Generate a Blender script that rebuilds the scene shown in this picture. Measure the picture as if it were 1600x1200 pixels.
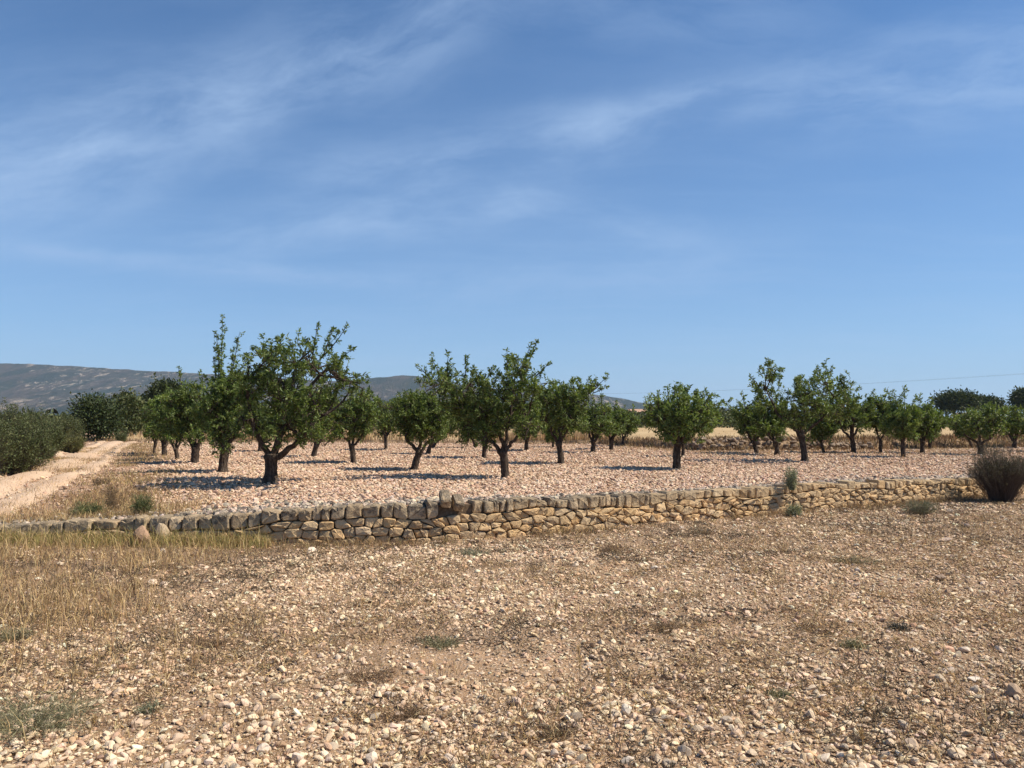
import bpy, math, random
import numpy as np

for _o in list(bpy.data.objects):
    bpy.data.objects.remove(_o, do_unlink=True)
S = bpy.context.scene
COL = S.collection
rng = np.random.default_rng(7)
random.seed(7)
R = math.radians

# ------------------------------------------------------------------ camera
F, CAMZ, HORIZON = 1200.0, 1.6, 655.0
PITCH = math.atan((HORIZON - 600.0) / F)
cd = bpy.data.cameras.new('camera'); cam = bpy.data.objects.new('camera', cd); COL.objects.link(cam)
cam.location = (0, 0, CAMZ); cam.rotation_euler = (R(90) + PITCH, 0, 0)
cd.sensor_width = 36.0; cd.lens = 36.0 * F / 1600.0; cd.clip_start = 0.05; cd.clip_end = 20000
S.camera = cam

# ------------------------------------------------------------------ sky and sun
SUN_EL, SUN_AZ = 50.0, 94.0          # azimuth clockwise from +Y (the view direction): the sun stands to the right
SUN_STRENGTH, SKY_STRENGTH = 5.0, 0.066
S.view_settings.view_transform = 'Standard'; S.view_settings.look = 'None'
S.view_settings.exposure = 0.52; S.view_settings.gamma = 1.0
S.view_settings.use_curve_mapping = False
sun_dir = np.array([math.sin(R(SUN_AZ)) * math.cos(R(SUN_EL)), math.cos(R(SUN_AZ)) * math.cos(R(SUN_EL)), math.sin(R(SUN_EL))])
sl = bpy.data.lights.new('sun', 'SUN'); sl.energy = SUN_STRENGTH; sl.angle = R(0.53); sl.color = (1.0, 0.90, 0.74)
so = bpy.data.objects.new('sun', sl); COL.objects.link(so)
from mathutils import Vector
so.rotation_euler = Vector(sun_dir).to_track_quat('Z', 'Y').to_euler()
so.location = (20, 5, 30)


def ray(px, py):
    cx, cy = (px - 800.0) / F, (600.0 - py) / F
    return np.array([cx, math.cos(PITCH) - cy * math.sin(PITCH), math.sin(PITCH) + cy * math.cos(PITCH)])


def on_z(px, py, z=0.0):
    d = ray(px, py); t = (z - CAMZ) / d[2]
    return np.array([d[0] * t, d[1] * t, z])


def at_y(px, py, y):
    d = ray(px, py); t = y / d[1]
    return np.array([d[0] * t, y, CAMZ + d[2] * t])


class NT:
    """small node-tree helper"""
    def __init__(self, tree):
        self.t = tree; tree.nodes.clear()
    def n(self, typ, **kw):
        nd = self.t.nodes.new(typ)
        for k, v in kw.items():
            setattr(nd, k, v)
        return nd
    def l(self, a, b):
        self.t.links.new(a, b)
    def val(self, sock, v):
        if hasattr(v, 'is_linked') or hasattr(v, 'links'):
            self.l(v, sock)
        else:
            sock.default_value = v
    def math(self, op, a, b=None, c=None, clamp=False):
        nd = self.n('ShaderNodeMath', operation=op); nd.use_clamp = clamp
        self.val(nd.inputs[0], a)
        if b is not None: self.val(nd.inputs[1], b)
        if c is not None: self.val(nd.inputs[2], c)
        return nd.outputs[0]
    def vmath(self, op, a, b=None, s=None):
        nd = self.n('ShaderNodeVectorMath', operation=op)
        self.val(nd.inputs[0], a)
        if b is not None: self.val(nd.inputs[1], b)
        if s is not None: self.val(nd.inputs['Scale'], s)
        return nd.outputs['Value'] if op in ('DOT_PRODUCT', 'LENGTH') else nd.outputs[0]
    def noise(self, vec, scale, detail=4.0, rough=0.55, dist=0.0, col=False):
        nd = self.n('ShaderNodeTexNoise')
        self.l(vec, nd.inputs['Vector']); nd.inputs['Scale'].default_value = scale
        nd.inputs['Detail'].default_value = detail; nd.inputs['Roughness'].default_value = rough
        nd.inputs['Distortion'].default_value = dist
        return nd.outputs['Color'] if col else nd.outputs[0]
    def ramp(self, fac, stops, interp='LINEAR'):
        nd = self.n('ShaderNodeValToRGB'); self.l(fac, nd.inputs[0])
        cr = nd.color_ramp; cr.interpolation = interp
        while len(cr.elements) < len(stops): cr.elements.new(0.5)
        for e, (p, c) in zip(cr.elements, stops):
            e.position = p; e.color = (c[0], c[1], c[2], 1) if hasattr(c, '__len__') else (c, c, c, 1)
        return nd.outputs[0]
    def mix(self, fac, a, b, mode='MIX'):
        nd = self.n('ShaderNodeMix', data_type='RGBA', blend_type=mode)
        self.val(nd.inputs[0], fac)
        for s, v in ((nd.inputs[6], a), (nd.inputs[7], b)):
            if isinstance(v, (tuple, list)): s.default_value = (v[0], v[1], v[2], 1)
            else: self.l(v, s)
        return nd.outputs[2]
    def maprange(self, v, a, b, c=0.0, d=1.0, smooth=True):
        nd = self.n('ShaderNodeMapRange', interpolation_type='SMOOTHSTEP' if smooth else 'LINEAR')
        self.l(v, nd.inputs[0])
        for i, q in enumerate((a, b, c, d)): nd.inputs[i + 1].default_value = q
        return nd.outputs[0]
    def mapping(self, vec, scale=(1, 1, 1), rot=(0, 0, 0)):
        nd = self.n('ShaderNodeMapping'); self.l(vec, nd.inputs[0])
        nd.inputs['Scale'].default_value = scale; nd.inputs['Rotation'].default_value = rot
        return nd.outputs[0]


def build_world():
    w = bpy.data.worlds.new('World'); S.world = w; w.use_nodes = True
    t = NT(w.node_tree)
    sky = t.n('ShaderNodeTexSky', sky_type='NISHITA')
    sky.sun_disc = False; sky.sun_elevation = R(SUN_EL); sky.sun_rotation = R(SUN_AZ)
    sky.altitude = 300; sky.air_density = 1.0; sky.dust_density = 0.3; sky.ozone_density = 5.0
    d = t.n('ShaderNodeTexCoord').outputs['Generated']
    sep = t.n('ShaderNodeSeparateXYZ'); t.l(d, sep.inputs[0])
    zz = t.math('MAXIMUM', t.math('ADD', sep.outputs[2], 0.10), 0.05)
    comb = t.n('ShaderNodeCombineXYZ')
    t.l(t.math('DIVIDE', sep.outputs[0], zz), comb.inputs[0]); t.l(t.math('DIVIDE', sep.outputs[1], zz), comb.inputs[1])
    uv = comb.outputs[0]                                     # the plane of a high thin cloud layer
    wn = t.noise(uv, 1.1, 3, 0.5, col=True)
    warp = t.vmath('ADD', uv, t.vmath('SCALE', t.vmath('SUBTRACT', wn, (0.5, 0.5, 0.5)), s=0.45))
    st = t.mapping(warp, (0.55, 1.5, 1), (0, 0, R(28)))
    veil = t.maprange(t.noise(st, 0.9, 7, 0.55, 0.1), 0.40, 0.80)
    st2 = t.mapping(warp, (0.7, 3.2, 1), (0, 0, R(34)))
    wisp = t.maprange(t.noise(st2, 1.8, 8, 0.62, 0.15), 0.42, 0.85)
    base = t.math('ADD', t.math('MULTIPLY', veil, 0.09), t.math('MULTIPLY', wisp, 0.08))
    base = t.math('ADD', base, t.math('MULTIPLY', t.math('POWER', 2.718, t.math('MULTIPLY', t.math('MAXIMUM', sep.outputs[2], 0.0), -5.0)), 0.78))
    # long bands of cirrus, each along its own great circle
    n2 = t.noise(d, 5.0, 6, 0.6, col=True)
    dw = t.vmath('ADD', d, t.vmath('SCALE', t.vmath('SUBTRACT', n2, (0.5, 0.5, 0.5)), s=0.055))
    fine = t.maprange(t.noise(t.mapping(warp, (1.2, 3.0, 1), (0, 0, R(-35))), 2.2, 8, 0.60, 0.15), 0.25, 0.78)
    total = base
    bands = [((-120, 270), (430, 165), 0.060, 0.34, 0), ((300, 175), (760, 10), 0.050, 0.32, 0), ((640, -30), (1300, 40), 0.06, 0.16, 0),
             ((860, 215), (1250, 140), 0.030, 0.30, 0), ((1180, 165), (1760, 70), 0.050, 0.36, 0), ((420, 300), (980, 205), 0.045, 0.26, 0),
             ((250, 390), (880, 310), 0.030, 0.25, 0), ((-60, 380), (620, 440), 0.012, 0.24, 1), ((760, 300), (1120, 380), 0.025, 0.18, 0),
             ((-100, 330), (250, 250), 0.06, 0.20, 0), ((560, 450), (1250, 405), 0.035, 0.16, 0)]
    for (p, q, wd, amp, sharp) in bands:
        a = ray(*p); a /= np.linalg.norm(a); b = ray(*q); b /= np.linalg.norm(b)
        n = np.cross(a, b); n /= np.linalg.norm(n)
        m = a + b; m /= np.linalg.norm(m); tn = np.cross(n, m)
        half = abs(float(np.dot(b, tn)))
        src = d if sharp else dw
        ac = t.math('DIVIDE', t.math('ABSOLUTE', t.vmath('DOT_PRODUCT', src, tuple(n))), wd)
        g = t.math('POWER', 2.718, t.math('MULTIPLY', t.math('MULTIPLY', ac, ac), -1.0))
        al = t.math('DIVIDE', t.math('ABSOLUTE', t.vmath('DOT_PRODUCT', dw, tuple(tn))), half)
        fade = t.maprange(al, 1.25, 0.55)
        front = t.math('GREATER_THAN', t.vmath('DOT_PRODUCT', d, tuple(m)), 0.0)
        e = t.math('MULTIPLY', t.math('MULTIPLY', g, fade), t.math('MULTIPLY', front, amp * 0.98))
        cb = t.n('ShaderNodeCombineXYZ'); t.l(t.math('MULTIPLY', t.vmath('DOT_PRODUCT', dw, tuple(tn)), 5.0), cb.inputs[0])
        t.l(t.math('MULTIPLY', t.vmath('DOT_PRODUCT', dw, tuple(n)), 17.0), cb.inputs[1]); cb.inputs[2].default_value = float(wd * 97 + amp * 31)
        fine = t.maprange(t.noise(cb.outputs[0], 1.3, 9, 0.62, 0.25), 0.30, 0.72)
        e = t.math('MULTIPLY', e, t.math('ADD', t.math('MULTIPLY', fine, 1.15), 0.12))
        total = t.math('ADD', total, e)
    total = t.math('MINIMUM', total, 0.9)
    tinted = t.mix(1.0, sky.outputs[0], (0.60, 1.01, 1.28), 'MULTIPLY')
    col = t.mix(total, tinted, (4.6, 6.4, 9.3))
    bg = t.n('ShaderNodeBackground'); t.l(col, bg.inputs[0]); bg.inputs[1].default_value = SKY_STRENGTH
    out = t.n('ShaderNodeOutputWorld'); t.l(bg.outputs[0], out.inputs[0])


build_world()


# ------------------------------------------------------------------ helpers
def vnoise(x, y, seed=0):
    x = np.asarray(x, float); y = np.asarray(y, float)
    xi, yi = np.floor(x).astype(np.int64), np.floor(y).astype(np.int64)
    fx, fy = x - xi, y - yi
    fx = fx * fx * (3 - 2 * fx); fy = fy * fy * (3 - 2 * fy)
    def h(a, b):
        v = (a * 374761393 + b * 668265263 + seed * 974711) & 0xffffffff
        v = ((v ^ (v >> 13)) * 1274126177) & 0xffffffff
        v = v ^ (v >> 16)
        return (v & 0xffff) / 65535.0
    return (h(xi, yi) * (1 - fx) + h(xi + 1, yi) * fx) * (1 - fy) + (h(xi, yi + 1) * (1 - fx) + h(xi + 1, yi + 1) * fx) * fy


def fbm(x, y, o=4, seed=0, gain=0.5):
    s, a, tot = 0, 1.0, 0
    for i in range(o):
        s = s + a * vnoise(np.asarray(x) * 2 ** i + 17.3 * i, np.asarray(y) * 2 ** i - 9.1 * i, seed + i); tot += a; a *= gain
    return s / tot


def sm(x, a, b):
    t = np.clip((np.asarray(x, float) - a) / (b - a), 0, 1); return t * t * (3 - 2 * t)


def mesh_from(name, verts, faces, mats, colors=None, smooth=True, mat_idx=None):
    """verts (n,3), faces: (m,k) array or list of such arrays; colors (n,3) per vertex -> attribute 'tint'"""
    if not isinstance(faces, list): faces = [faces]
    faces = [np.asarray(f, np.int32) for f in faces if len(f)]
    me = bpy.data.meshes.new(name)
    verts = np.ascontiguousarray(verts, np.float32)
    me.vertices.add(len(verts)); me.vertices.foreach_set('co', verts.ravel())
    nl = sum(f.size for f in faces); npoly = sum(len(f) for f in faces)
    me.loops.add(nl); me.loops.foreach_set('vertex_index', np.concatenate([f.ravel() for f in faces]))
    me.polygons.add(npoly)
    tot = np.concatenate([np.full(len(f), f.shape[1], np.int32) for f in faces])
    st = np.concatenate([[0], np.cumsum(tot)[:-1]]).astype(np.int32)
    me.polygons.foreach_set('loop_start', st); me.polygons.foreach_set('loop_total', tot)
    me.polygons.foreach_set('use_smooth', np.full(npoly, smooth, bool))
    for m in (mats if isinstance(mats, (list, tuple)) else [mats]): me.materials.append(m)
    if mat_idx is not None: me.polygons.foreach_set('material_index', np.asarray(mat_idx, np.int32))
    me.update(calc_edges=True)
    if colors is not None:
        at = me.attributes.new('tint', 'FLOAT_COLOR', 'POINT')
        c = np.ones((len(verts), 4), np.float32); c[:, :3] = colors
        at.data.foreach_set('color', c.ravel())
    me.validate()
    return me


def link(name, me, parent=None, loc=(0, 0, 0)):
    o = bpy.data.objects.new(name, me); COL.objects.link(o); o.location = loc
    if parent is not None: o.parent = parent
    return o


def tag(o, label=None, cat=None, group=None, kind=None):
    if label: o['label'] = label
    if cat: o['category'] = cat
    if group: o['group'] = group
    if kind: o['kind'] = kind
    return o


def grid_faces(nr, nc):
    i = np.arange(nr - 1)[:, None] * nc + np.arange(nc - 1)[None, :]
    i = i.ravel(); return np.stack([i, i + 1, i + nc + 1, i + nc], 1)


class Soup:
    def __init__(self): self.v, self.f, self.c, self.n = [], [], [], 0
    def add(self, v, f, c=None):
        v = np.asarray(v, np.float32); self.v.append(v); self.f.append(np.asarray(f, np.int64) + self.n); self.n += len(v)
        if c is not None:
            c = np.asarray(c, np.float32)
            self.c.append(np.broadcast_to(c, (len(v), 3)))
    def mesh(self, name, mats, smooth=True):
        by = {}
        for f in self.f: by.setdefault(f.shape[1], []).append(f)
        return mesh_from(name, np.concatenate(self.v), [np.concatenate(x) for x in by.values()], mats,
                         np.concatenate(self.c) if self.c else None, smooth)


def unit(v):
    return v / (np.linalg.norm(v, axis=-1, keepdims=True) + 1e-9)


def tube(pts, rad, sides=8, wob=0.0, seed=0, cap=True):
    pts = np.asarray(pts, float); n = len(pts); rad = np.broadcast_to(np.asarray(rad, float), (n,))
    tg = np.gradient(pts, axis=0); tg = unit(tg)
    ref = np.array([0.0, 1.0, 0.02]); u = unit(np.cross(tg, ref)); w = np.cross(u, tg)
    a = np.linspace(0, 2 * math.pi, sides, endpoint=False)
    r = rad[:, None] * np.ones((1, sides))
    if wob:
        g = np.random.default_rng(seed)
        ph = g.uniform(0, 6.28, 4)
        r = r * (1 + wob * (np.sin(2 * a + ph[0])[None] * 0.5 + np.sin(3 * a + ph[1] + np.arange(n)[:, None] * 0.5) * 0.5 + g.uniform(-0.7, 0.7, (n, sides))))
    v = pts[:, None, :] + r[:, :, None] * (np.cos(a)[None, :, None] * u[:, None, :] + np.sin(a)[None, :, None] * w[:, None, :])
    v = v.reshape(-1, 3)
    k = np.arange(n - 1)[:, None] * sides; j = np.arange(sides)[None]; j2 = (j + 1) % sides
    f = np.stack([k + j, k + j2, k + sides + j2, k + sides + j], -1).reshape(-1, 4)
    if cap:
        v = np.concatenate([v, pts[-1:] + tg[-1:] * rad[-1] * 0.6]); c = len(v) - 1
        b = (n - 1) * sides
        f2 = np.stack([b + np.arange(sides), b + (np.arange(sides) + 1) % sides, np.full(sides, c), np.full(sides, c)], -1)
        return v, f, f2[:, :3]
    return v, f, np.zeros((0, 3), int)


def bez(a, b, c, n):
    t = np.linspace(0, 1, n)[:, None]
    return (1 - t) ** 2 * a + 2 * t * (1 - t) * b + t * t * c


# ------------------------------------------------------------------ materials
def mat(name):
    m = bpy.data.materials.new(name); m.use_nodes = True
    return m, NT(m.node_tree)


def finish(t, color, rough=0.9, bump=None, bstr=0.5, bdist=0.02, spec=0.2, rough_sock=None):
    b = t.n('ShaderNodeBsdfPrincipled')
    if isinstance(color, tuple): b.inputs['Base Color'].default_value = (*color, 1)
    else: t.l(color, b.inputs['Base Color'])
    b.inputs['Roughness'].default_value = rough; b.inputs['Specular IOR Level'].default_value = spec
    if bump is not None:
        bn = t.n('ShaderNodeBump'); bn.inputs['Strength'].default_value = bstr; bn.inputs['Distance'].default_value = bdist
        t.l(bump, bn.inputs['Height']); t.l(bn.outputs[0], b.inputs['Normal'])
    o = t.n('ShaderNodeOutputMaterial'); t.l(b.outputs[0], o.inputs[0])
    return b


def tint_node(t, inst=False):
    a = t.n('ShaderNodeAttribute', attribute_name='tint')
    if not inst: return a.outputs['Color']
    b = t.n('ShaderNodeAttribute', attribute_name='itint', attribute_type='INSTANCER')   # colour of one stone of the gravel
    return t.mix(b.outputs['Alpha'], a.outputs['Color'], b.outputs['Color'])


def m_tint(name, rough=0.9, var=0.35, scale=30.0, bstr=0.4, bdist=0.01, spec=0.2):
    m, t = mat(name); p = t.n('ShaderNodeTexCoord').outputs['Object']
    n = t.noise(p, scale, 5, 0.6)
    c = t.mix(1.0, tint_node(t, True), t.ramp(n, [(0.25, 1 - var), (0.7, 1 + var * 0.4)]), 'MULTIPLY')
    finish(t, c, rough, n, bstr, bdist, spec)
    return m


def m_leaf(name, rough=0.45, trans=0.25, spec=0.4, tcol=(1.25, 1.3, 0.6)):
    m, t = mat(name); c = tint_node(t)
    b = t.n('ShaderNodeBsdfPrincipled'); t.l(c, b.inputs['Base Color']); b.inputs['Roughness'].default_value = rough
    b.inputs['Specular IOR Level'].default_value = spec
    tr = t.n('ShaderNodeBsdfTranslucent'); t.l(t.mix(1.0, c, tcol, 'MULTIPLY'), tr.inputs[0])
    mx = t.n('ShaderNodeMixShader'); mx.inputs[0].default_value = trans
    t.l(b.outputs[0], mx.inputs[1]); t.l(tr.outputs[0], mx.inputs[2])
    o = t.n('ShaderNodeOutputMaterial'); t.l(mx.outputs[0], o.inputs[0])
    return m


def m_ground(name, soil_a, soil_b, peb, psize, cover, patch_scale=0.35, bstr=0.9):
    m, t = mat(name); p = t.n('ShaderNodeTexCoord').outputs['Object']
    big = t.noise(p, patch_scale, 5, 0.6); mid = t.noise(p, 3.0, 5, 0.65)
    soil = t.mix(t.maprange(t.math('ADD', t.math('MULTIPLY', big, 0.65), t.math('MULTIPLY', mid, 0.35)), 0.36, 0.64), soil_a, soil_b)
    wv = t.vmath('ADD', p, t.vmath('SCALE', t.noise(p, 18.0 * 0.03 / psize, 2, 0.5, col=True), s=psize * 0.5))
    v = t.n('ShaderNodeTexVoronoi', feature='F1'); t.l(wv, v.inputs['Vector']); v.inputs['Scale'].default_value = 1.0 / psize
    v2 = t.n('ShaderNodeTexVoronoi', feature='F1'); t.l(wv, v2.inputs['Vector']); v2.inputs['Scale'].default_value = 2.7 / psize
    sep = t.n('ShaderNodeSeparateColor'); t.l(v.outputs['Color'], sep.inputs[0])
    sep2 = t.n('ShaderNodeSeparateColor'); t.l(v2.outputs['Color'], sep2.inputs[0])
    pc = t.ramp(sep.outputs[0], [(0.0, peb[0]), (0.35, peb[1]), (0.7, peb[2]), (1.0, peb[3])])
    pc2 = t.ramp(sep2.outputs[0], [(0.0, peb[0]), (0.5, peb[1]), (1.0, peb[3])])
    m1 = t.math('MULTIPLY', t.math('LESS_THAN', sep.outputs[1], cover), t.maprange(v.outputs['Distance'], 0.52, 0.38))
    m2 = t.math('MULTIPLY', t.math('LESS_THAN', sep2.outputs[1], cover * 0.9), t.maprange(v2.outputs['Distance'], 0.5, 0.36))
    c = t.mix(m2, soil, pc2); c = t.mix(m1, c, pc)
    fin = t.noise(p, 60.0 * 0.03 / psize, 5, 0.7)
    c = t.mix(1.0, c, t.ramp(fin, [(0.2, 0.72), (0.75, 1.12)]), 'MULTIPLY')
    h1 = t.math('MULTIPLY', m1, t.math('SUBTRACT', 1.0, v.outputs['Distance']))
    h2 = t.math('MULTIPLY', m2, t.math('SUBTRACT', 1.0, v2.outputs['Distance']))
    h = t.math('ADD', t.math('ADD', h1, t.math('MULTIPLY', h2, 0.4)), t.math('MULTIPLY', fin, 0.35))
    finish(t, c, 0.95, h, bstr, psize * 0.6, 0.1)
    return m


M = {}
M['ground'] = m_ground('stony_soil', (0.20, 0.128, 0.076), (0.40, 0.26, 0.155), [(0.32, 0.235, 0.17), (0.48, 0.36, 0.26), (0.42, 0.29, 0.205), (0.58, 0.46, 0.35)], 0.026, 0.55)
M['orchard'] = m_ground('orchard_soil', (0.31, 0.19, 0.12), (0.43, 0.27, 0.175), [(0.46, 0.31, 0.22), (0.56, 0.40, 0.29), (0.51, 0.34, 0.24), (0.62, 0.48, 0.365)], 0.085, 0.75, 0.25)
M['track'] = m_ground('track_dust', (0.50, 0.345, 0.23), (0.60, 0.44, 0.31), [(0.5, 0.36, 0.26), (0.6, 0.46, 0.34), (0.56, 0.4, 0.29), (0.66, 0.52, 0.4)], 0.05, 0.30, 0.5, 0.6)
M['stone'] = m_tint('loose_limestone', 0.92, 0.35, 45.0, 0.5, 0.006)
M['leaf'] = m_leaf('almond_leaf', 0.5, 0.34, 0.25)
M['scrub_leaf'] = m_leaf('scrub_leaf', 0.6, 0.15, 0.25)
M['straw'] = m_leaf('dry_grass', 0.7, 0.25, 0.2, (1.1, 1.0, 0.9))


def m_bark():
    m, t = mat('bark'); p = t.n('ShaderNodeTexCoord').outputs['Object']
    st = t.mapping(p, (1, 1, 0.28))
    n = t.noise(st, 26.0, 6, 0.65, 0.6); g = t.noise(p, 7.0, 5, 0.6)
    c = t.ramp(n, [(0.3, (0.02, 0.014, 0.011)), (0.5, (0.065, 0.048, 0.037)), (0.7, (0.15, 0.118, 0.092))])
    c = t.mix(t.maprange(g, 0.58, 0.72, 0, 0.6), c, (0.17, 0.155, 0.13))
    finish(t, c, 0.95, n, 1.0, 0.03, 0.1); return m


def m_wallstone():
    m, t = mat('wall_limestone'); p = t.n('ShaderNodeTexCoord').outputs['Object']
    g = t.n('ShaderNodeNewGeometry').outputs['Position']
    oi = t.n('ShaderNodeObjectInfo')
    off = t.vmath('ADD', p, t.vmath('SCALE', oi.outputs['Location'], s=3.7))
    n = t.noise(off, 9.0, 6, 0.62, 0.3); f = t.noise(off, 55.0, 6, 0.7); sp = t.noise(off, 22.0, 4, 0.7)
    base = t.ramp(oi.outputs['Random'], [(0.0, (0.45, 0.31, 0.165)), (0.3, (0.54, 0.385, 0.21)), (0.6, (0.59, 0.44, 0.265)), (0.85, (0.50, 0.33, 0.165)), (1.0, (0.62, 0.475, 0.31))])
    c = t.mix(t.maprange(n, 0.35, 0.7), base, t.mix(1.0, base, (1.28, 1.2, 1.12), 'MULTIPLY'))
    sz = t.n('ShaderNodeSeparateXYZ'); t.l(p, sz.inputs[0])
    a = tint_node(t); sa = t.n('ShaderNodeSeparateColor'); t.l(a, sa.inputs[0])
    c = t.mix(t.math('MULTIPLY', sa.outputs[0], 0.52), c, (0.38, 0.32, 0.24))   # red: how weathered the stone is
    lich = t.math('MULTIPLY', sa.outputs[0], t.maprange(t.math('ADD', t.math('ADD', t.math('MULTIPLY', n, 0.5), t.math('MULTIPLY', sp, 0.5)), t.math('MULTIPLY', sz.outputs[2], 0.9)), 0.42, 0.58))
    c = t.mix(t.math('MULTIPLY', lich, 0.92), c, t.ramp(f, [(0.38, (0.05, 0.043, 0.035)), (0.54, (0.14, 0.12, 0.095)), (0.68, (0.34, 0.30, 0.245))]))
    c = t.mix(1.0, c, t.ramp(f, [(0.25, 0.72), (0.7, 1.1)]), 'MULTIPLY')
    h = t.math('ADD', t.math('MULTIPLY', n, 1.0), t.math('MULTIPLY', f, 0.35))
    finish(t, c, 0.95, h, 0.9, 0.03, 0.1); return m


def m_simple(name, a, b, scale, rough=0.9, bstr=0.5, bdist=0.02, lo=0.35, hi=0.65, detail=5):
    m, t = mat(name); p = t.n('ShaderNodeTexCoord').outputs['Object']
    n = t.noise(p, scale, detail, 0.62); c = t.mix(t.maprange(n, lo, hi), a, b)
    finish(t, c, rough, n, bstr, bdist, 0.15); return m


M['bark'] = m_bark(); M['wallstone'] = m_wallstone()
M['core'] = m_simple('wall_earth', (0.10, 0.07, 0.045), (0.17, 0.12, 0.08), 20)
M['wheat_ground'] = m_simple('stubble', (0.36, 0.25, 0.13), (0.46, 0.34, 0.19), 0.5)
M['bank'] = m_simple('bank_earth', (0.20, 0.135, 0.08), (0.36, 0.25, 0.155), 2.5, bstr=1.0, bdist=0.15)
M['render_wall'] = m_simple('rendered_wall', (0.62, 0.55, 0.45), (0.70, 0.64, 0.54), 2.0)
M['white_wall'] = m_simple('whitewashed_wall', (0.74, 0.72, 0.68), (0.80, 0.78, 0.75), 2.0)
M['roof'] = m_simple('roof_tile', (0.36, 0.22, 0.15), (0.46, 0.30, 0.21), 3.0)
M['glass'] = m_simple('dark_window', (0.03, 0.035, 0.04), (0.05, 0.055, 0.06), 3.0, rough=0.2)
M['wood'] = m_simple('pole_wood', (0.10, 0.08, 0.06), (0.18, 0.14, 0.11), 12)
M['wire'] = m_simple('wire_metal', (0.16, 0.17, 0.18), (0.22, 0.23, 0.24), 5, rough=0.5)


def m_plain():
    m, t = mat('far_plain'); p = t.n('ShaderNodeTexCoord').outputs['Object']
    fld = t.noise(p, 0.010, 3, 0.5); scr = t.noise(p, 0.09, 6, 0.7)
    c = t.mix(t.maprange(scr, 0.42, 0.56), (0.36, 0.25, 0.15), (0.085, 0.09, 0.045))
    c = t.mix(t.maprange(fld, 0.54, 0.60), c, (0.30, 0.235, 0.14))
    finish(t, c, 0.95, None); return m


def m_mountain():
    m, t = mat('mountain_scrub'); p = t.n('ShaderNodeTexCoord').outputs['Object']
    g = t.mapping(p, (1, 0.22, 1.3))
    a = t.noise(g, 0.011, 7, 0.62, 0.8); b = t.noise(g, 0.035, 8, 0.72, 1.0); f = t.noise(g, 0.12, 6, 0.75)
    c = t.mix(t.maprange(a, 0.40, 0.60), (0.020, 0.032, 0.020), (0.100, 0.074, 0.056))
    c = t.mix(t.maprange(f, 0.42, 0.60, 0, 0.7), c, (0.022, 0.032, 0.018))
    rock = t.math('MULTIPLY', t.maprange(b, 0.52, 0.61), t.maprange(t.noise(g, 0.006, 4, 0.5), 0.44, 0.55))
    rock = t.math('MULTIPLY', rock, t.maprange(f, 0.66, 0.48))
    c = t.mix(t.math('MULTIPLY', rock, 0.9), c, (0.46, 0.37, 0.29))
    finish(t, c, 0.95, t.math('ADD', b, t.math('MULTIPLY', f, 0.5)), 1.0, 22.0, 0.05); return m


M['plain'] = m_plain(); M['mountain'] = m_mountain()

# ------------------------------------------------------------------ the lie of the land
_wb = [(-420, 858), (-150, 850), (0, 847), (150, 846), (300, 846), (450, 847), (700, 843), (850, 833), (1000, 819), (1150, 807), (1300, 795), (1400, 787), (1500, 778), (1620, 770), (1900, 752)]
_wt = [.12, .16, .21, .28, .33, .42, .50, .48, .45, .45, .45, .43, .38, .36, .36]
_W = np.array([on_z(px, py, 0.0) for px, py in _wb])


def yw(x): return np.interp(x, _W[:, 0], _W[:, 1])
def wtop(x): return np.interp(x, _W[:, 0], _wt)


MOUNDS = [(on_z(62, 716, 0.45), 1.3, 0.9, 0.22), (on_z(15, 728, 0.4), 1.2, 0.9, 0.15), (on_z(170, 762, 0.4), 1.0, 0.5, 0.06)]


def zt(x, y):
    """orchard terrace"""
    x = np.asarray(x, float); y = np.asarray(y, float)
    z = wtop(x) - 0.05 + (0.45 - wtop(x) + 0.05) * sm(y - yw(x), 0.2, 5.0)
    z = z + 0.05 * (fbm(x * 0.35, y * 0.35, 3, 5) - 0.5) * sm(y - yw(x), 0.5, 3.0)
    z = z + 0.03 * (fbm(x * 2.2, y * 2.2, 2, 9) - 0.5)
    for c, rx, ry, h in MOUNDS:
        z = z + h * np.exp(-((x - c[0]) / rx) ** 2 - ((y - c[1]) / ry) ** 2)
    return z


def zg(x, y):
    """foreground field and, beyond the fields, the plain"""
    x = np.asarray(x, float); y = np.asarray(y, float)
    near = 0.07 * (fbm(x * 0.5, y * 0.5, 3, 21) - 0.5) + 0.035 * (fbm(x * 2.5, y * 2.5, 3, 31) - 0.5)
    z = near * (1 - sm(y, 11.0, 18.0)) - 0.3 * sm(y - yw(x), 0.4, 1.2) * (1 - sm(y, 84, 110)) + 0.35 * sm(y, 84, 110)
    z = z + 10.0 * sm(y, 300, 2200) * sm(-x / np.maximum(y, 1), -0.2, 0.55)
    return z


def build_ground():
    def axis(lo, hi, step, far):
        a = list(np.arange(lo, hi + 1e-6, step)); s = step
        while a[-1] < far: s *= 1.25; a.append(a[-1] + s)
        s = step
        while a[0] > -far: s *= 1.25; a.insert(0, a[0] - s)
        return np.array(a)
    xs = axis(-11.0, 13.0, 0.10, 5200.0)
    ys = list(np.arange(-3.0, 18.0, 0.10)); s = 0.1
    while ys[-1] < 5200: s *= 1.22; ys.append(ys[-1] + s)
    s = 0.1
    while ys[0] > -60: s *= 1.4; ys.insert(0, ys[0] - s)
    ys = np.array(ys)
    X, Y = np.meshgrid(xs, ys); Z = zg(X, Y)
    V = np.stack([X, Y, Z], -1).reshape(-1, 3); f = grid_faces(len(ys), len(xs))
    far = (V[f[:, 0], 1] > 70)
    me = mesh_from('ground', V, f, [M['ground'], M['plain']], None, True, far.astype(int))
    tag(link('ground', me), 'dry stony field in front of the wall, running out to a scrubby plain', None, None, 'structure')


build_ground()


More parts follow.
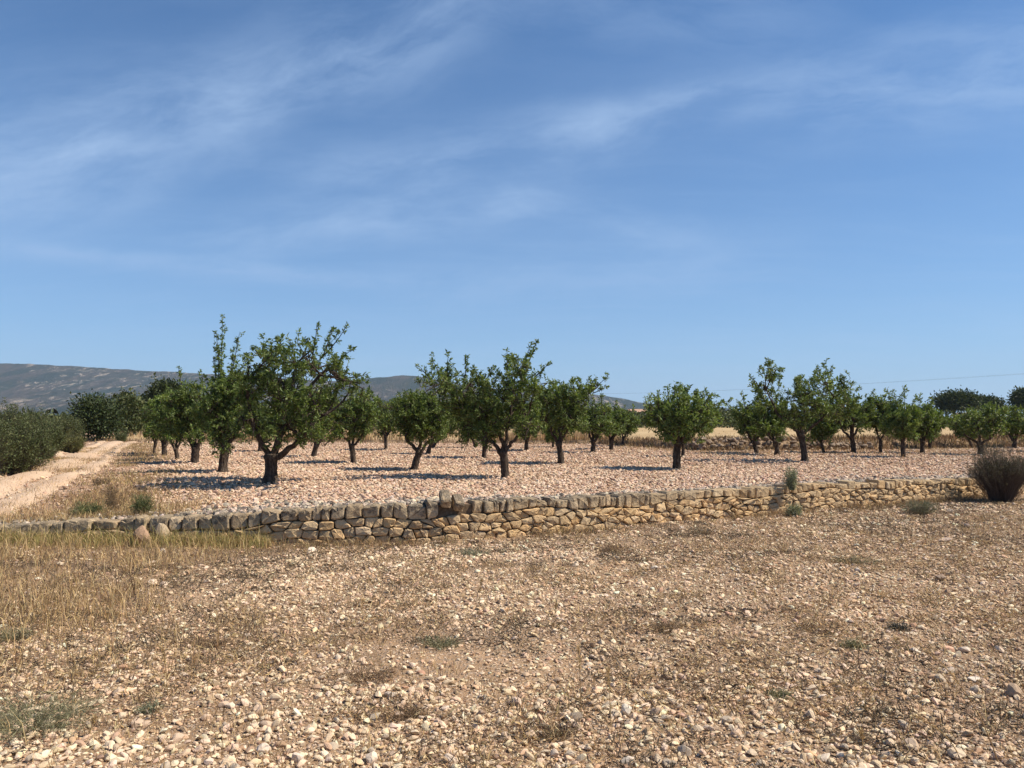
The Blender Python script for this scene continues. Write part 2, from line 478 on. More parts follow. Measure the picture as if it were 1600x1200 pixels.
def yfield(x):
    return np.interp(x, [-40, -12, 0, 4, 5.5, 7.0, 12, 20, 40], [41, 38, 36, 34.5, 31, 28, 28.5, 31.5, 37])


def zfield(x, y):
    base = np.interp(x, [-20, 0, 5, 8, 40], [0.58, 0.60, 0.70, 0.84, 0.86])
    return base + 0.05 * (fbm(np.asarray(x) * 0.3, np.asarray(y) * 0.3, 3, 41) - 0.5)


def build_terrace():
    xs = np.concatenate([np.arange(-60, -16, 1.0), np.arange(-16, 22, 0.16), np.arange(22, 70, 1.0)])
    tt = np.concatenate([np.linspace(0, 1, 120) ** 1.6])
    X = np.repeat(xs[None], len(tt), 0); y0 = yw(xs) + 0.16
    Y = y0[None] + tt[:, None] * (90 - y0[None]); Z = zt(X, Y)
    me = mesh_from('orchard_ground', np.stack([X, Y, Z], -1).reshape(-1, 3), grid_faces(len(tt), len(xs)), M['orchard'])
    tag(link('orchard_ground', me), 'pinkish stony soil of the almond orchard terrace', None, None, 'structure')
    # upper stubble field behind the orchard
    xs = np.concatenate([np.arange(-24, 45, 0.4)]); k = np.concatenate([[-0.02, 0.0, 0.12, 0.3, 0.55, 0.9, 1.4], np.geomspace(2, 62, 34)])
    X = np.repeat(xs[None], len(k), 0); Y = yfield(xs)[None] + k[:, None] + 0.25 * (fbm(X * 0.8, X * 0 + 3, 3, 8) - 0.5)
    lo = zt(X, Y) - 0.15; hi = zfield(X, Y)
    s = sm(k, -0.02, 0.75)[:, None]; Z = lo * (1 - s) + hi * s + 0.10 * (fbm(X * 2.5, Y * 2.5, 3, 77) - 0.5) * (s > 0.05) * (k[:, None] < 3)
    f = grid_faces(len(k), len(xs)); V = np.stack([X, Y, Z], -1).reshape(-1, 3)
    row = f[:, 0] // len(xs)
    me = mesh_from('wheat_field', V, f, [M['bank'], M['wheat_ground']], None, True, (row > 4).astype(int))
    tag(link('wheat_field', me), 'golden stubble field raised behind the orchard', None, None, 'structure')
    # dirt track on the left
    rows = [((-260, 765), (-160, 850)), ((-60, 748), (-60, 808)), ((5, 738), (30, 779)), ((60, 722), (110, 757)), ((110, 708), (160, 735)), ((133, 700), (182, 715)), ((147, 693), (196, 702)),
            ((165, 688), (212, 693)), ((195, 684.5), (238, 688.5))]
    L, Rr = [], []
    for a, b in rows:
        L.append(on_z(*a, 0.42)); Rr.append(on_z(*b, 0.42))
    L, Rr = np.array(L), np.array(Rr); tq = np.linspace(0, len(rows) - 1, 90); ii = np.arange(len(rows))
    Li = np.stack([np.interp(tq, ii, L[:, j]) for j in range(2)], 1); Ri = np.stack([np.interp(tq, ii, Rr[:, j]) for j in range(2)], 1)
    e = np.linspace(0, 1, 26); g = np.random.default_rng(3)
    P = Li[:, None] * (1 - e)[None, :, None] + Ri[:, None] * e[None, :, None]
    wob = (fbm(P[..., 0] * 1.2, P[..., 1] * 1.2, 3, 12) - 0.5)
    P[..., 0] += wob * 0.5 * (np.abs(e - 0.5) * 2)[None]
    P[..., 0] += (fbm(P[..., 0] * 3.5, P[..., 1] * 3.5, 2, 14) - 0.5) * 0.35 * (np.abs(e - 0.5) * 2)[None]
    Z = zt(P[..., 0], P[..., 1])
    edge = 1 - (np.abs(e - 0.5) * 2) ** 6
    rut = -0.075 * (np.exp(-((e - 0.28) / 0.10) ** 2) + np.exp(-((e - 0.72) / 0.10) ** 2))
    Z = Z + 0.075 * edge[None] + rut[None] + 0.02 * wob - 0.02 * (1 - edge)[None]
    V = np.concatenate([P, Z[..., None]], -1).reshape(-1, 3)
    me = mesh_from('dirt_track', V, grid_faces(90, 26)[:, ::-1], M['track'])
    tag(link('dirt_track', me), 'sandy dirt track running along the orchard', None, None, 'structure')


build_terrace()


def build_mountain():
    prof = [(-900, 575), (-500, 560), (-200, 562), (0, 567), (60, 569), (100, 571), (200, 577), (300, 582), (340, 585), (450, 591), (520, 596), (560, 592), (590, 590), (615, 588), (640, 586), (660, 589), (700, 597), (760, 606),
            (820, 610), (880, 612), (930, 616), (970, 622), (1000, 629), (1060, 632), (1100, 634), (1140, 637), (1160, 645), (1220, 651), (1400, 654), (2200, 655)]
    px = np.linspace(-900, 2200, 520); a = (px - 800) / F
    hp = np.interp(px, *zip(*prof)); hp = HORIZON - np.convolve(np.pad(hp, 2, 'edge'), np.ones(5) / 5, 'valid')
    YR = 2800.0
    ys = np.concatenate([np.linspace(1500, YR, 80), np.linspace(YR + 40, 3800, 14)])
    A, Y = np.meshgrid(a, ys); X = A * Y; H = np.repeat((hp * YR / F)[None], len(ys), 0)
    s = np.clip((Y - 1500) / (YR - 1500), 0, 1); fall = 1 - 0.9 * sm(Y, YR, 3800)
    s = np.where(A < -0.2, s, sm(s, 0.15, 1.0) ** 1.1)
    rid = np.abs(fbm(X / 260, Y / 520, 5, 3) - 0.5) * 2
    Z = H * (0.12 * s + 0.88 * s ** 1.7) * fall
    Z = Z - H * 1.3 * (0.4 - rid) * s * (1 - s) * 1.4 * fall
    Z = Z + (fbm(X / 28, Y / 28, 3, 17) - 0.35) * 5.0 * np.minimum(1, H / 60) * np.clip(s * 2, 0, 1)
    Z = Z - 2.0 + 1.6 * np.minimum(1, s * 3)
    me = mesh_from('mountain_ridge', np.stack([X, Y, Z], -1).reshape(-1, 3), grid_faces(len(ys), len(px)), M['mountain'])
    tag(link('mountain_ridge', me), 'long grey scrub-covered mountain ridge with pale outcrops', None, None, 'structure')
    return float(Z.max())


ZMAX = build_mountain()

# air
HAZE = 1.1e-4
def build_haze():
    lo, hi = (-5400, -90, -1.6), (5400, 5400, ZMAX + 12)
    v = np.array([(x, y, z) for z in (lo[2], hi[2]) for y in (lo[1], hi[1]) for x in (lo[0], hi[0])])
    f = np.array([(0, 2, 3, 1), (4, 5, 7, 6), (0, 1, 5, 4), (2, 6, 7, 3), (0, 4, 6, 2), (1, 3, 7, 5)])
    m, t = mat('air'); pv = t.n('ShaderNodeVolumePrincipled'); pv.inputs['Color'].default_value = (0.62, 0.80, 1.0, 1)
    pv.inputs['Density'].default_value = HAZE; pv.inputs['Anisotropy'].default_value = 0.1
    o = t.n('ShaderNodeOutputMaterial'); t.l(pv.outputs[0], o.inputs['Volume'])
    tag(link('haze', mesh_from('haze', v, f, m, None, False)), 'thin blue haze of the open air over the plain', None, None, 'stuff')


build_haze()


# ------------------------------------------------------------------ rocks
ICO_F = np.array([(0, 11, 5), (0, 5, 1), (0, 1, 7), (0, 7, 10), (0, 10, 11), (1, 5, 9), (5, 11, 4), (11, 10, 2), (10, 7, 6), (7, 1, 8),
                  (3, 9, 4), (3, 4, 2), (3, 2, 6), (3, 6, 8), (3, 8, 9), (4, 9, 5), (2, 4, 11), (6, 2, 10), (8, 6, 7), (9, 8, 1)])
_p = (1 + 5 ** .5) / 2
ICO_V = unit(np.array([(-1, _p, 0), (1, _p, 0), (-1, -_p, 0), (1, -_p, 0), (0, -1, _p), (0, 1, _p), (0, -1, -_p), (0, 1, -_p), (_p, 0, -1), (_p, 0, 1), (-_p, 0, -1), (-_p, 0, 1)], float))
OCT_V = np.array([(1, 0, 0), (-1, 0, 0), (0, 1, 0), (0, -1, 0), (0, 0, 1), (0, 0, -1)], float)
OCT_F = np.array([(0, 2, 4), (2, 1, 4), (1, 3, 4), (3, 0, 4), (2, 0, 5), (1, 2, 5), (3, 1, 5), (0, 3, 5)])


def ico_sub(v, f):
    v = list(map(tuple, v)); d = {}; nf = []
    def mid(a, b):
        k = (min(a, b), max(a, b))
        if k not in d:
            m = np.array(v[a]) + np.array(v[b]); v.append(tuple(m / np.linalg.norm(m))); d[k] = len(v) - 1
        return d[k]
    for a, b, c in f:
        ab, bc, ca = mid(a, b), mid(b, c), mid(c, a); nf += [(a, ab, ca), (b, bc, ab), (c, ca, bc), (ab, bc, ca)]
    return np.array(v), np.array(nf)


ICO2 = ico_sub(ICO_V, ICO_F)


def rock_shape(g, V, cuts=6, jit=0.12):
    """an angular stone: a ball cut by random planes"""
    v = V * (1 + g.uniform(-jit, jit, (len(V), 1)))
    for _ in range(cuts):
        n = unit(g.normal(size=3)); d = g.uniform(0.48, 0.85)
        k = v @ n; over = k > d
        v[over] -= ((k[over] - d) * 0.92)[:, None] * n
    return v


def _dome():
    g = np.random.default_rng(2)
    a = np.arange(6) * math.pi / 3; b = np.arange(3) * 2 * math.pi / 3 + math.pi / 6
    v = np.concatenate([np.stack([np.cos(a), np.sin(a), np.full(6, -0.45)], 1), np.stack([np.cos(b) * 0.62, np.sin(b) * 0.62, np.full(3, 0.62)], 1)])
    f = [(6, 7, 8)]
    for k in range(3):
        r0, r1, r2 = 2 * k, (2 * k + 1) % 6, (2 * k + 2) % 6; t0, t1 = 6 + k, 6 + (k + 1) % 3
        f += [(r0, r1, t0), (r1, r2, t1), (r1, t1, t0)]
    return v, np.array(f)


DOME_V, DOME_F = _dome()


def rotz_tilt(g, n, tilt=0.35):
    a = g.uniform(0, 2 * math.pi, n); b = g.normal(0, tilt, n); c = g.normal(0, tilt, n)
    ca, sa, cb, sb, cc, sc = np.cos(a), np.sin(a), np.cos(b), np.sin(b), np.cos(c), np.sin(c)
    z, o = np.zeros(n), np.ones(n)
    Rz = np.stack([np.stack([ca, -sa, z], -1), np.stack([sa, ca, z], -1), np.stack([z, z, o], -1)], 1)
    Rx = np.stack([np.stack([o, z, z], -1), np.stack([z, cb, -sb], -1), np.stack([z, sb, cb], -1)], 1)
    Ry = np.stack([np.stack([cc, z, sc], -1), np.stack([z, o, z], -1), np.stack([-sc, z, cc], -1)], 1)
    return Rx @ Ry @ Rz


def scatter_rocks(pos, size, cols, base=('ico'), seed=1, flat=(0.45, 0.8), sink=0.3, variants=14):
    g = np.random.default_rng(seed); n = len(pos)
    V0, F0 = (ICO_V, ICO_F) if base == 'ico' else (DOME_V, DOME_F)
    shapes = np.stack([rock_shape(g, V0, 5 if base == 'ico' else 2, 0.22 if base == 'ico' else 0.28) for _ in range(variants)])
    k = g.integers(0, variants, n)
    sc = np.stack([g.uniform(0.8, 1.35, n), g.uniform(0.7, 1.1, n), g.uniform(*flat, n)], 1) * (size[:, None] * 0.5)
    v = shapes[k] * sc[:, None, :]
    v = np.einsum('nij,nkj->nki', rotz_tilt(g, n), v)
    p = np.array(pos); p[:, 2] += sc[:, 2] * (1 - sink * 2) * 0.8
    v = v + p[:, None, :]
    f = F0[None] + (np.arange(n) * len(V0))[:, None, None]
    c = np.repeat(cols, len(V0), 0)
    return v.reshape(-1, 3), f.reshape(-1, 3), c


def instanced(name, label, parts, protos):
    """gravel beyond counting: points with size, turn and colour that carry copies of the cobble shapes"""
    P = np.concatenate([p[0] for p in parts]); Sc = np.concatenate([p[1] for p in parts]); C = np.concatenate([p[2] for p in parts]); n = len(P)
    g = np.random.default_rng(n)
    me = bpy.data.meshes.new(name); me.vertices.add(n); me.vertices.foreach_set('co', P.astype(np.float32).ravel())
    def att(nm, typ, dat, key):
        a = me.attributes.new(nm, typ, 'POINT'); a.data.foreach_set(key, np.ascontiguousarray(dat).ravel())
    att('scl', 'FLOAT_VECTOR', Sc.astype(np.float32), 'vector')
    rot = np.stack([g.normal(0, 0.35, n), g.normal(0, 0.35, n), g.uniform(0, 6.283, n)], 1); att('rot', 'FLOAT_VECTOR', rot.astype(np.float32), 'vector')
    att('variant', 'INT', g.integers(0, len(protos), n).astype(np.int32), 'value')
    c4 = np.ones((n, 4), np.float32); c4[:, :3] = C; att('itint', 'FLOAT_COLOR', c4, 'color')
    me.materials.append(M['stone'])
    o = tag(link(name, me), label, None, None, 'stuff')
    ng = bpy.data.node_groups.new(name, 'GeometryNodeTree')
    ng.interface.new_socket('Geometry', in_out='INPUT', socket_type='NodeSocketGeometry'); ng.interface.new_socket('Geometry', in_out='OUTPUT', socket_type='NodeSocketGeometry')
    N, L = ng.nodes, ng.links
    gi, go = N.new('NodeGroupInput'), N.new('NodeGroupOutput'); ip = N.new('GeometryNodeInstanceOnPoints'); jn = N.new('GeometryNodeJoinGeometry')
    for pr in reversed(protos):
        oi = N.new('GeometryNodeObjectInfo'); oi.inputs['Object'].default_value = pr; oi.inputs['As Instance'].default_value = True
        L.new(oi.outputs['Geometry'], jn.inputs[0])
    def named(nm, typ):
        a = N.new('GeometryNodeInputNamedAttribute'); a.data_type = typ; a.inputs['Name'].default_value = nm
        return [q for q in a.outputs if q.enabled and q.name == 'Attribute'][0]
    L.new(gi.outputs[0], ip.inputs['Points']); L.new(jn.outputs[0], ip.inputs['Instance']); ip.inputs['Pick Instance'].default_value = True
    L.new(named('variant', 'INT'), ip.inputs['Instance Index']); L.new(named('rot', 'FLOAT_VECTOR'), ip.inputs['Rotation']); L.new(named('scl', 'FLOAT_VECTOR'), ip.inputs['Scale'])
    L.new(ip.outputs[0], go.inputs[0])
    md = o.modifiers.new('stones', 'NODES'); md.node_group = ng
    return o


def pebbles(g, x, y, zf, size, cols, flat=(0.6, 1.0), sink=0.2):
    n = len(x); k = g.uniform(*flat, n)
    sc = np.stack([size * g.uniform(0.85, 1.25, n), size * g.uniform(0.75, 1.05, n), size * k], 1)
    return np.stack([x, y, zf(x, y) + size * k * 0.33 * (1 - 2 * sink)], 1), sc, cols


def pick(g, pal, n, var=0.12):
    pal = np.array(pal, float); c = pal[g.integers(0, len(pal), n)]
    return np.clip(c * (1 + g.normal(0, var, (n, 1))) * (1 + g.normal(0, 0.03, (n, 3))), 0.01, 0.85)


PAL_FORE = [(0.74, 0.55, 0.37), (0.67, 0.49, 0.32), (0.57, 0.40, 0.26), (0.73, 0.565, 0.395), (0.52, 0.34, 0.21), (0.77, 0.61, 0.44), (0.43, 0.30, 0.195)]
PAL_ORCH = [(0.62, 0.445, 0.315), (0.56, 0.38, 0.26), (0.50, 0.33, 0.22), (0.64, 0.48, 0.345), (0.44, 0.285, 0.19), (0.67, 0.52, 0.39)]


def frustum(g, n, d0, d1, power=0.4, side=1.2):
    u = g.uniform(0, 1, n); e = power + 1
    d = (d0 ** e + u * (d1 ** e - d0 ** e)) ** (1 / e)
    x = g.uniform(-1, 1, n) * (0.69 * d + side)
    return x, d


def build_gravel(protos):
    g = np.random.default_rng(11)
    # foreground field
    parts = []
    def dens(x, y):   # where the loose stones lie thick: more towards the middle right and close to the viewer
        a = fbm(x * 0.55, y * 0.75, 4, 61); px = x / y
        t = 0.55 * sm(a, 0.38, 0.60) + 0.42 + 0.3 * sm(px, -0.35, 0.2) * sm(y, 11, 8) + 0.3 * sm(y, 5.2, 3.8)
        t = t - 0.55 * sm(px, -0.25, -0.5) * sm(y, 5.0, 7.5) - 0.22 * sm(px, 0.15, -0.2) * sm(y, 4.6, 6.0) * sm(a, 0.62, 0.42)
        t = t - 0.45 * np.exp(-((x + .45) / .5) ** 2 - ((y - 5.0) / .3) ** 2)
        return np.clip(t, 0.06, 1.0)
    for n, lo, hi, pw in ((52000, 0.022, 0.060, 0.45), (230000, 0.009, 0.028, 0.22)):
        x, y = frustum(g, n, 2.5, 14.8, pw)
        keep = (y < yw(x) - 0.05) & (g.uniform(0, 1, n) < dens(x, y)); x, y = x[keep], y[keep]
        size = lo * (hi / lo) ** (g.uniform(0, 1, len(x)) ** 1.9) * (1 + 0.04 * np.maximum(0, y - 5))
        parts.append(pebbles(g, x, y, zg, size, pick(g, PAL_FORE, len(x), 0.17)))
    x, y = frustum(g, 6500, 2.8, 6.2, 0.2, 0.6); k = (g.uniform(0, 1, 6500) < sm(y, 5.6, 3.7) * (0.15 + 0.85 * sm(fbm(x * 1.1, y * 1.4, 3, 161), 0.40, 0.58)))
    x, y = x[k], y[k]; size = 0.022 + 0.036 * g.uniform(0, 1, len(x)) ** 1.6
    parts.append(pebbles(g, x, y, zg, size, pick(g, PAL_FORE[:2] + PAL_FORE[3:4] + PAL_FORE[5:6], len(x), 0.12), (0.7, 1.1), 0.1))
    instanced('field_gravel', 'cream and buff gravel strewn over the dry field', parts, protos)
    # orchard
    parts = []
    for n, d0, d1, lo, hi, pw in ((56000, 10, 19, 0.028, 0.074, 0.5), (112000, 10, 39, 0.03, 0.095, 0.4)):
        x, y = frustum(g, n, d0, d1, pw, 1.5)
        keep = (y > yw(x) + 0.35) & (y < yfield(x) + 0.2)
        lt = np.interp(y, [10, 12, 16, 22, 30, 40], [-4.6, -5.8, -7.4, -10.2, -14.2, -19])   # left limit: verge of the track
        keep &= (x > lt + 1.2 * (fbm(x, y, 2, 4) - 0.5)) | (g.uniform(0, 1, n) < 0.12)
        x, y = x[keep], y[keep]
        size = lo * (hi / lo) ** (g.uniform(0, 1, len(x)) ** 1.6)
        parts.append(pebbles(g, x, y, zt, size, pick(g, PAL_ORCH, len(x), 0.10), (0.6, 1.1), 0.1))
    instanced('orchard_gravel', 'pinkish angular stones covering the orchard floor', parts, protos)
    s = Soup()
    # grey rubble packed behind the coping
    s = Soup(); n = 4600
    x = g.uniform(-8.5, 11.5, n); y = yw(x) + 0.22 + np.abs(g.normal(0, 0.30, n)) * np.interp(x, [-8, -3, 0, 3, 7, 11], [1.2, 1.6, 0.7, 0.5, 1.4, 1.4])
    size = g.uniform(0.04, 0.11, n)
    c = pick(g, [(0.42, 0.345, 0.27), (0.50, 0.415, 0.325), (0.27, 0.22, 0.175), (0.13, 0.108, 0.088)], n)
    s.add(*scatter_rocks(np.stack([x, y, zt(x, y)], 1), size, c, 'ico', 5, (0.5, 0.9), 0.15))
    tag(link('rubble_strip', s.mesh('rubble_strip', M['stone'], False)), 'greyish rubble packed along the back of the wall', None, None, 'stuff')



def rock_mesh(name, g, col, size, flat=0.65, cuts=9, elong=1.2):
    v = rock_shape(g, ICO2[0].copy(), cuts + 5, 0.05) * np.array([elong, 0.95, flat]) * size * 0.5
    return mesh_from(name, v, ICO2[1], M['stone'], np.broadcast_to(np.array(col), v.shape), False)


def build_cobbles():
    g = np.random.default_rng(23)
    special = [  # px, py, width px, colour, label, flat
        (487, 862, 20, (0.70, 0.58, 0.46), 'pale rounded stone lying near the foot of the wall', .7),
        (238, 911, 20, (0.68, 0.55, 0.42), 'flat cream stone, upper one of a touching pair in dry grass', .6),
        (257, 915, 21, (0.68, 0.52, 0.40), 'flat pinkish stone, lower one of a touching pair in dry grass', .55),
        (233, 882, 26, (0.64, 0.50, 0.36), 'long flat slab of stone lying in the straw below the pinkish boulder', .3),
        (92, 884, 20, (0.64, 0.52, 0.38), 'cream stone half buried in tall straw', .6),
        (255, 864, 14, (0.66, 0.53, 0.40), 'small round stone in green grass under the boulders', .9),
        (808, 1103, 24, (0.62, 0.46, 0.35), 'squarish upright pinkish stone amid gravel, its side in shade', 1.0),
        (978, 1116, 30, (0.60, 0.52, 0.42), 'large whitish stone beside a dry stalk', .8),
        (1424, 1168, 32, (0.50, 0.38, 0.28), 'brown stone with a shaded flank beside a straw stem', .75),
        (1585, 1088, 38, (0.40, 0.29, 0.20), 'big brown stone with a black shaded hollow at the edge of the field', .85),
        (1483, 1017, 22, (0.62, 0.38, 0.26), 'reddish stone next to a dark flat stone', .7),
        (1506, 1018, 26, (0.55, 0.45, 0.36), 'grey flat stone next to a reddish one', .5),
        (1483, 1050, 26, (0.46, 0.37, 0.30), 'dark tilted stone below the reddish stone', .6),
        (1523, 1064, 28, (0.66, 0.57, 0.48), 'whitish block of stone half sunk in brown soil', .5),
        (1428, 1018, 15, (0.66, 0.54, 0.42), 'small bright stone above a leaning straw stem', .8),
        (1352, 1100, 20, (0.68, 0.58, 0.48), 'white splinter of stone lying in gravel', .3),
        (1386, 1145, 22, (0.62, 0.50, 0.40), 'light stone balanced on a brown one', .5),
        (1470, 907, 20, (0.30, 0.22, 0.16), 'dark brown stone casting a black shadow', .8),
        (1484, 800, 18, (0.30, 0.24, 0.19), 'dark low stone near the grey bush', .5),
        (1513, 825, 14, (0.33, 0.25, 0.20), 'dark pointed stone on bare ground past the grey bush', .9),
        (1476, 846, 26, (0.58, 0.44, 0.34), 'pale slab tilted on bare ground', .4),
        (1066, 826, 9, (0.70, 0.58, 0.46), 'tiny bright stone at the foot of the wall', .8),
        (580, 1190, 28, (0.66, 0.53, 0.41), 'rounded cream stone in the nearest gravel, small end up', .9),
        (704, 1192, 30, (0.66, 0.52, 0.40), 'blocky cream stone in the nearest gravel', .8),
        (983, 1192, 26, (0.64, 0.54, 0.44), 'split whitish stone in the nearest gravel', .6),
        (1290, 1188, 24, (0.66, 0.54, 0.42), 'pair-topped pale stone near a straw stem', .7),
        (412, 1176, 30, (0.68, 0.55, 0.43), 'large pale wedge of stone in gravel', .75),
        (464, 1190, 26, (0.66, 0.54, 0.43), 'tall pale stone standing on end in gravel', 1.1),
        (322, 1160, 20, (0.66, 0.50, 0.37), 'warm cream flat stone in gravel', .6),
        (360, 1105, 20, (0.68, 0.55, 0.42), 'bright stone on reddish soil', .7),
        (1340, 893, 14, (0.60, 0.50, 0.42), 'light stone at the edge of a grey-green mat', .7),
        (900, 885, 16, (0.60, 0.48, 0.37), 'flat stone in a stony patch below the wall', .5),
        (1022, 890, 16, (0.66, 0.56, 0.46), 'bright blocky stone in a stony patch below the wall', .8),
    ]
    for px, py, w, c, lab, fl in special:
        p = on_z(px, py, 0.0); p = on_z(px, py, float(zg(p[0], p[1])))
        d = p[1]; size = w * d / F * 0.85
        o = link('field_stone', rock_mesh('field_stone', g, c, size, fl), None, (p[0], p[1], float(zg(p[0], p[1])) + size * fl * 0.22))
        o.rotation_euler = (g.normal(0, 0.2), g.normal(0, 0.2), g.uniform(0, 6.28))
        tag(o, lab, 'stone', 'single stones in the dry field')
    kinds = [('angular cream cobble lying loose in the nearest gravel', 'cream cobbles in the nearest gravel', (0.66, 0.52, 0.37)),
             ('angular pinkish cobble lying loose in the nearest gravel', 'pinkish cobbles in the nearest gravel', (0.57, 0.42, 0.30)),
             ('angular greyish cobble lying loose in the nearest gravel', 'greyish cobbles in the nearest gravel', (0.48, 0.39, 0.295))]
    protos = [[rock_mesh('cobble', g, c, 1.0, g.uniform(0.55, 0.9), 9, g.uniform(1.0, 1.35)) for _ in range(6)] for _, _, c in kinds]
    cnt = 0
    while cnt < 210:
        x, y = frustum(g, 1, 3.3, 5.4, 0.2, 0.0); x, y = float(x[0]), float(y[0])
        if g.uniform() > 0.25 + 0.75 * float(sm(y, 5.2, 3.7)): continue
        k = int(g.choice([0, 0, 0, 1, 1, 2])); size = 0.040 + 0.042 * g.uniform() ** 1.8
        o = link('cobble', protos[k][int(g.integers(0, 6))], None, (x, y, float(zg(x, y)) + size * 0.16))
        o.scale = (size, size * g.uniform(0.8, 1.1), size * g.uniform(0.8, 1.1)); o.rotation_euler = (g.normal(0, 0.3), g.normal(0, 0.3), g.uniform(0, 6.28))
        tag(o, kinds[k][0], 'stone', kinds[k][1]); cnt += 1
    made = [o for o in S.objects if o.name.startswith('cobble')][:20]
    # fallen boulders leaning on the wall
    for px, py, w, h, c, lab in ((228, 850, 30, 36, (0.40, 0.26, 0.17), 'pinkish rounded boulder with a shaded side leaning on the wall'),
                                 (257, 846, 27, 33, (0.40, 0.31, 0.21), 'buff egg-shaped boulder leaning on the wall beside the pinkish one')):
        p = on_z(px, py, 0.0); d = p[1]; v = rock_shape(g, ICO2[0].copy(), 13, 0.06) * np.array([w, w * 0.9, h]) * d / F * 0.5
        o = link('boulder', mesh_from('boulder', v, ICO2[1], M['stone'], np.broadcast_to(np.array(c), v.shape), False), None, (p[0], p[1] - 0.08, h * d / F * 0.42))
        o.rotation_euler = (0.1, 0.25, g.uniform(0, 6)); tag(o, lab, 'boulder', 'boulders fallen from the wall')
    return made


build_gravel(build_cobbles())


# ------------------------------------------------------------------ dry stone wall
def clip_poly(poly, p, n):
    out = []; m = len(poly)
    for i in range(m):
        a, b = poly[i], poly[(i + 1) % m]
        da, db = np.dot(a - p, n), np.dot(b - p, n)
        if da <= 0: out.append(a)
        if (da < 0 < db) or (db < 0 < da): out.append(a + (b - a) * (da / (da - db)))
    return out


